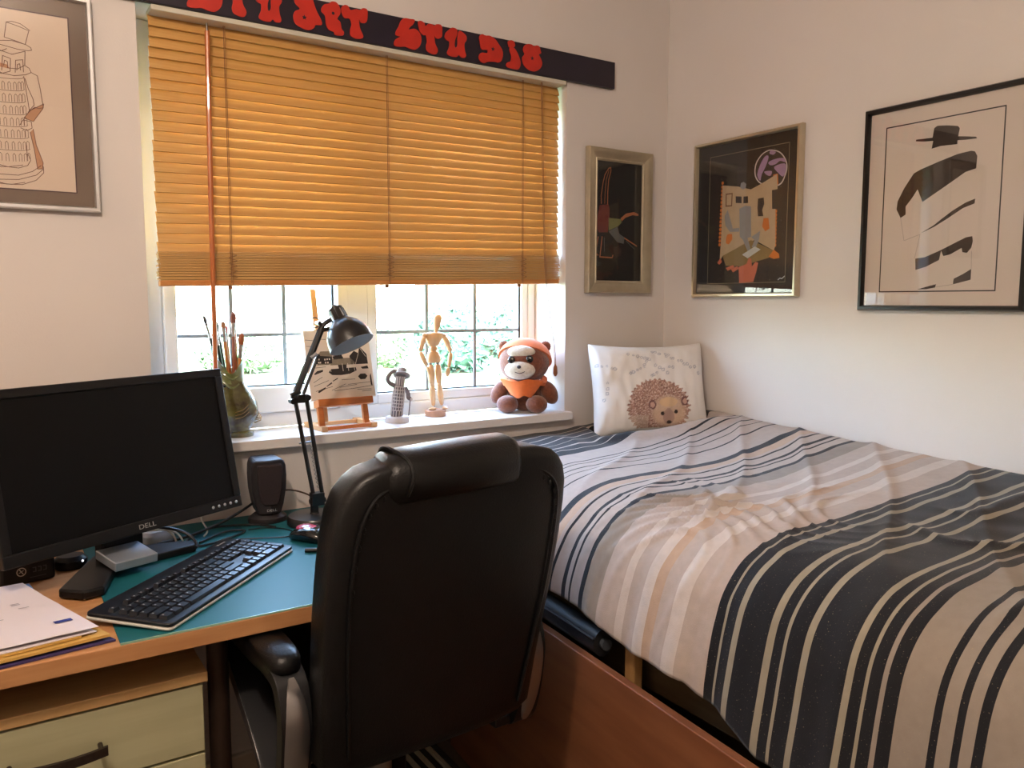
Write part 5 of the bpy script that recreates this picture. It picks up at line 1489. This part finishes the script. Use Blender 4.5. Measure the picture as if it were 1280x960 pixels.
CP = Matrix.Translation((0, -.004, .158)) @ Matrix.Rotation(R(-38), 4, 'X') @ Matrix.Rotation(R(6), 4, 'Y') @ Matrix.Translation((0, 0, -.155))
cap.loft(rings, M=CP).build('cap', M_ORF, toy, angle=60)
kn = MB()
rings = []
for t, (rx, ry, z) in enumerate([(.058, .050, .110), (.073, .064, .101), (.071, .062, .091), (.052, .044, .096)]):
    rings.append([(rx * math.cos(b), ry * math.sin(b) - .006, z + .012 * math.sin(b) + .004 * math.sin(5 * b)) for b in np.linspace(0, 2 * math.pi, 32, endpoint=False)])
kn.loft(rings, closed=True)
kn.build('neckerchief', M_ORF, toy, angle=60)
fl = MB()
n = 12; vs = []; fs = []
for side in (0, 1):
    for j in range(n + 1):
        for i in range(n + 1):
            t = j / n; s_ = (i / n) * 2 - 1
            w = .070 * (1 - t * .55)
            vs.append((s_ * w - .008, -.074 + .030 * (s_ * s_) * (1 - t * .3) - .010 * t + side * .003, .103 - .050 * t + .004 * math.sin(s_ * 5)))
k = n + 1
for sd in (0, 1):
    for j in range(n):
        for i in range(n):
            a = sd * k * k + j * k + i; fs.append((a, a + 1, a + k + 1, a + k) if sd == 0 else (a, a + k, a + k + 1, a + 1))
fl.add(vs, fs).build('neckerchief_front', M_ORF, toy, angle=60)

# ------------------------------------------------------------------ striped cloth on the floor behind the chair
M_STC = mat('pale_cloth', (170, 164, 146), .9, noise_amt=.08, noise_scale=60)
M_STD2 = mat('dark_cloth', (40, 38, 36), .9, noise_amt=.1, noise_scale=60)
rug = thing('striped_cloth', 'folded cloth with pale and dark stripes lying on the floor', 'cloth', (-1.035, -.24, 0), R(0))
for k in range(8):
    MB().box((-.05 + k * .018, -.10, 0), (-.05 + (k + 1) * .018, .18, .018 + .002 * math.sin(k))).build('stripe', M_STC if k % 2 == 0 else M_STD2, rug, smooth=False, bevel=.004)

# ------------------------------------------------------------------ the garden and street outside
M_GRASS = mat('lawn_grass', (84, 104, 74), .95, rgb2=(68, 90, 58), noise_scale=6)
M_PAVE = mat('pale_paving', (168, 164, 158), .9, noise_amt=.06, noise_scale=2)
M_REND = mat('white_render', (196, 196, 196), .9, noise_amt=.03, noise_scale=2)
M_ROOF = mat('roof_tiles', (120, 92, 80), .9, noise_amt=.2, noise_scale=12)
M_DWIN = mat('far_window_glass', (120, 140, 156), .15, noise_amt=.1)
def brick_mat():
    m = bpy.data.materials.new('far_brick'); m.use_nodes = True; nt = m.node_tree
    b = nt.nodes['Principled BSDF']; b.inputs['Roughness'].default_value = .9
    tc = nt.nodes.new('ShaderNodeTexCoord'); mp = nt.nodes.new('ShaderNodeMapping'); mp.inputs['Rotation'].default_value = (R(90), 0, 0)
    br = nt.nodes.new('ShaderNodeTexBrick'); br.inputs['Scale'].default_value = 4.4
    br.inputs['Color1'].default_value = (*lin((128, 82, 66)), 1); br.inputs['Color2'].default_value = (*lin((110, 68, 54)), 1); br.inputs['Mortar'].default_value = (*lin((150, 140, 130)), 1)
    nt.links.new(tc.outputs['Object'], mp.inputs[0]); nt.links.new(mp.outputs[0], br.inputs['Vector']); nt.links.new(br.outputs['Color'], b.inputs['Base Color'])
    return m
M_BRK = brick_mat()
lawn = MB().box((-30, .35, -.30), (45, 60, -.02)).build('lawn', M_GRASS, smooth=False); struct(lawn)
pv = MB().box((-20, 6.2, -.03), (40, 8.0, -.005)).build('pavement', M_PAVE, smooth=False); struct(pv)
def house(name, label, x0, x1, y0, y1, h, wins, m, quoin=None):
    t = thing(name, label, 'house', ((x0 + x1) / 2, (y0 + y1) / 2, -.05))
    hw, hd = (x1 - x0) / 2, (y1 - y0) / 2
    MB().box((-hw, -hd, 0), (hw, hd, h)).build('wall', m, t, smooth=False)
    MB().add([(-hw - .3, -hd - .3, h), (hw + .3, -hd - .3, h), (hw + .3, hd + .3, h), (-hw - .3, hd + .3, h), (-hw, 0, h + 2.2), (hw, 0, h + 2.2)],
             [(0, 3, 2, 1), (0, 1, 5, 4), (2, 3, 4, 5), (0, 4, 3), (1, 2, 5)]).build('roof', M_ROOF, t, smooth=False)
    for (wx, wz, ww, wh) in wins:
        f = MB().box((wx - hw, -hd - .04, wz), (wx - hw + ww, -hd + .02, wz + wh)).build('window_frame', M_UPVC, t, smooth=False)
        MB().box((wx - hw + .07, -hd - .05, wz + .07), (wx - hw + ww - .07, -hd - .03, wz + wh - .07)).build('pane', M_DWIN, f, smooth=False)
    if quoin:
        MB().box((quoin[0] - hw, -hd - .06, 0), (quoin[1] - hw, -hd + .02, h)).build('brick_pier', M_BRK, t, smooth=False)
    return t
house('render_house', 'white rendered house with a brick corner pier across the street', -5.0, 5.2, 14.0, 20, 5.2, [(1.2, .9, 1.5, 1.3), (4.2, .9, 1.3, 1.3), (7.2, .9, 1.0, 1.2), (1.2, 3.3, 1.5, 1.2), (4.2, 3.3, 1.3, 1.2), (7.2, 3.3, 1.0, 1.2)], M_REND, (9.3, 9.75))
house('brick_house', 'brick house standing beyond the green hedge', 8.4, 17, 13.0, 19, 5.2, [(.9, .9, .9, 1.3), (3.2, .9, 1.4, 1.3), (.9, 3.3, .9, 1.2), (3.2, 3.3, 1.4, 1.2)], M_BRK)
def foliage(c, rad, n, size, rnd, flat=1.0):
    mb = MB()
    for _ in range(n):
        v = Vector((rnd.gauss(0, 1), rnd.gauss(0, 1), rnd.gauss(0, 1))).normalized() * rnd.uniform(.72, 1.0)
        p = Vector((c[0] + v.x * rad[0], c[1] + v.y * rad[1], c[2] + v.z * rad[2]))
        a = Vector((rnd.gauss(0, 1), rnd.gauss(0, 1), rnd.gauss(0, 1))).normalized(); b = a.orthogonal().normalized()
        s_ = size * rnd.uniform(.6, 1.3)
        q = [p - a * s_, p - b * s_ * .5, p + a * s_, p + b * s_ * .5]
        mb.v.extend([tuple(x) for x in q]); k = len(mb.v); mb.f.append([k - 4, k - 3, k - 2, k - 1]); mb.mi.append(0)
    return mb
M_LEAF = mat('dark_leaf', (62, 98, 84), .7, rgb2=(50, 82, 70), noise_scale=3)
M_LEAF2 = mat('mid_leaf', (96, 122, 92), .7, rgb2=(80, 106, 76), noise_scale=3)
M_BLOOM = mat('pale_bloom', (236, 228, 214), .8, noise_amt=.06)
M_BARK = mat('bark', (110, 92, 74), .9, noise_amt=.2)
rnd = random.Random(11)
def shrub(name, label, c, rad, n, size, m, bloom=False):
    t = thing(name, label, 'shrub', (c[0], c[1], -.02))
    MB().ell((0, 0, rad[2] * .95), (rad[0] * .8, rad[1] * .8, rad[2] * .85), 18, 12).build('leaf_core', m, t)
    f = foliage((0, 0, rad[2]), rad, n, size, rnd).build('foliage', m, t, smooth=False); f['kind'] = 'stuff'
    MB().cyl((0, 0, 0), (0, 0, rad[2]), .05, n=8).build('stem', M_BARK, t)
    if bloom:
        g = foliage((0, 0, rad[2] + .03), rad, n // 2, size * .8, rnd).build('blossom', M_BLOOM, t, smooth=False); g['kind'] = 'stuff'
shrub('conifer_hedge', 'tall dark green hedge bush on the far side of the lawn', (5.35, 11.0), (.9, .7, .62), 1500, .10, M_LEAF)
shrub('conifer_hedge', 'dense dark green bush beside the brick house', (7.15, 11.6), (.8, .7, .68), 1200, .10, M_LEAF)
shrub('flowering_bush', 'low pale flowering bush on the lawn', (4.35, 7.2), (.55, .5, .32), 900, .06, M_LEAF2, True)
shrub('round_shrub', 'small round green shrub near the white house', (4.6, 12.6), (.5, .45, .42), 700, .08, M_LEAF2)
shrub('lawn_shrub', 'mid green shrub growing in front of the white house', (1.9, 12.8), (.9, .5, .35), 900, .09, M_LEAF2)
wpier = thing('gate_pier', 'square brick gate pier beside the pavement', 'pier', (6.35, 9.0, -.02))
MB().box((-.18, -.18, 0), (.18, .18, .95)).build('pier_shaft', M_BRK, wpier, smooth=False)
MB().box((-.22, -.22, .95), (.22, .22, 1.02)).build('pier_cap', M_PAVE, wpier, smooth=False, bevel=.02)
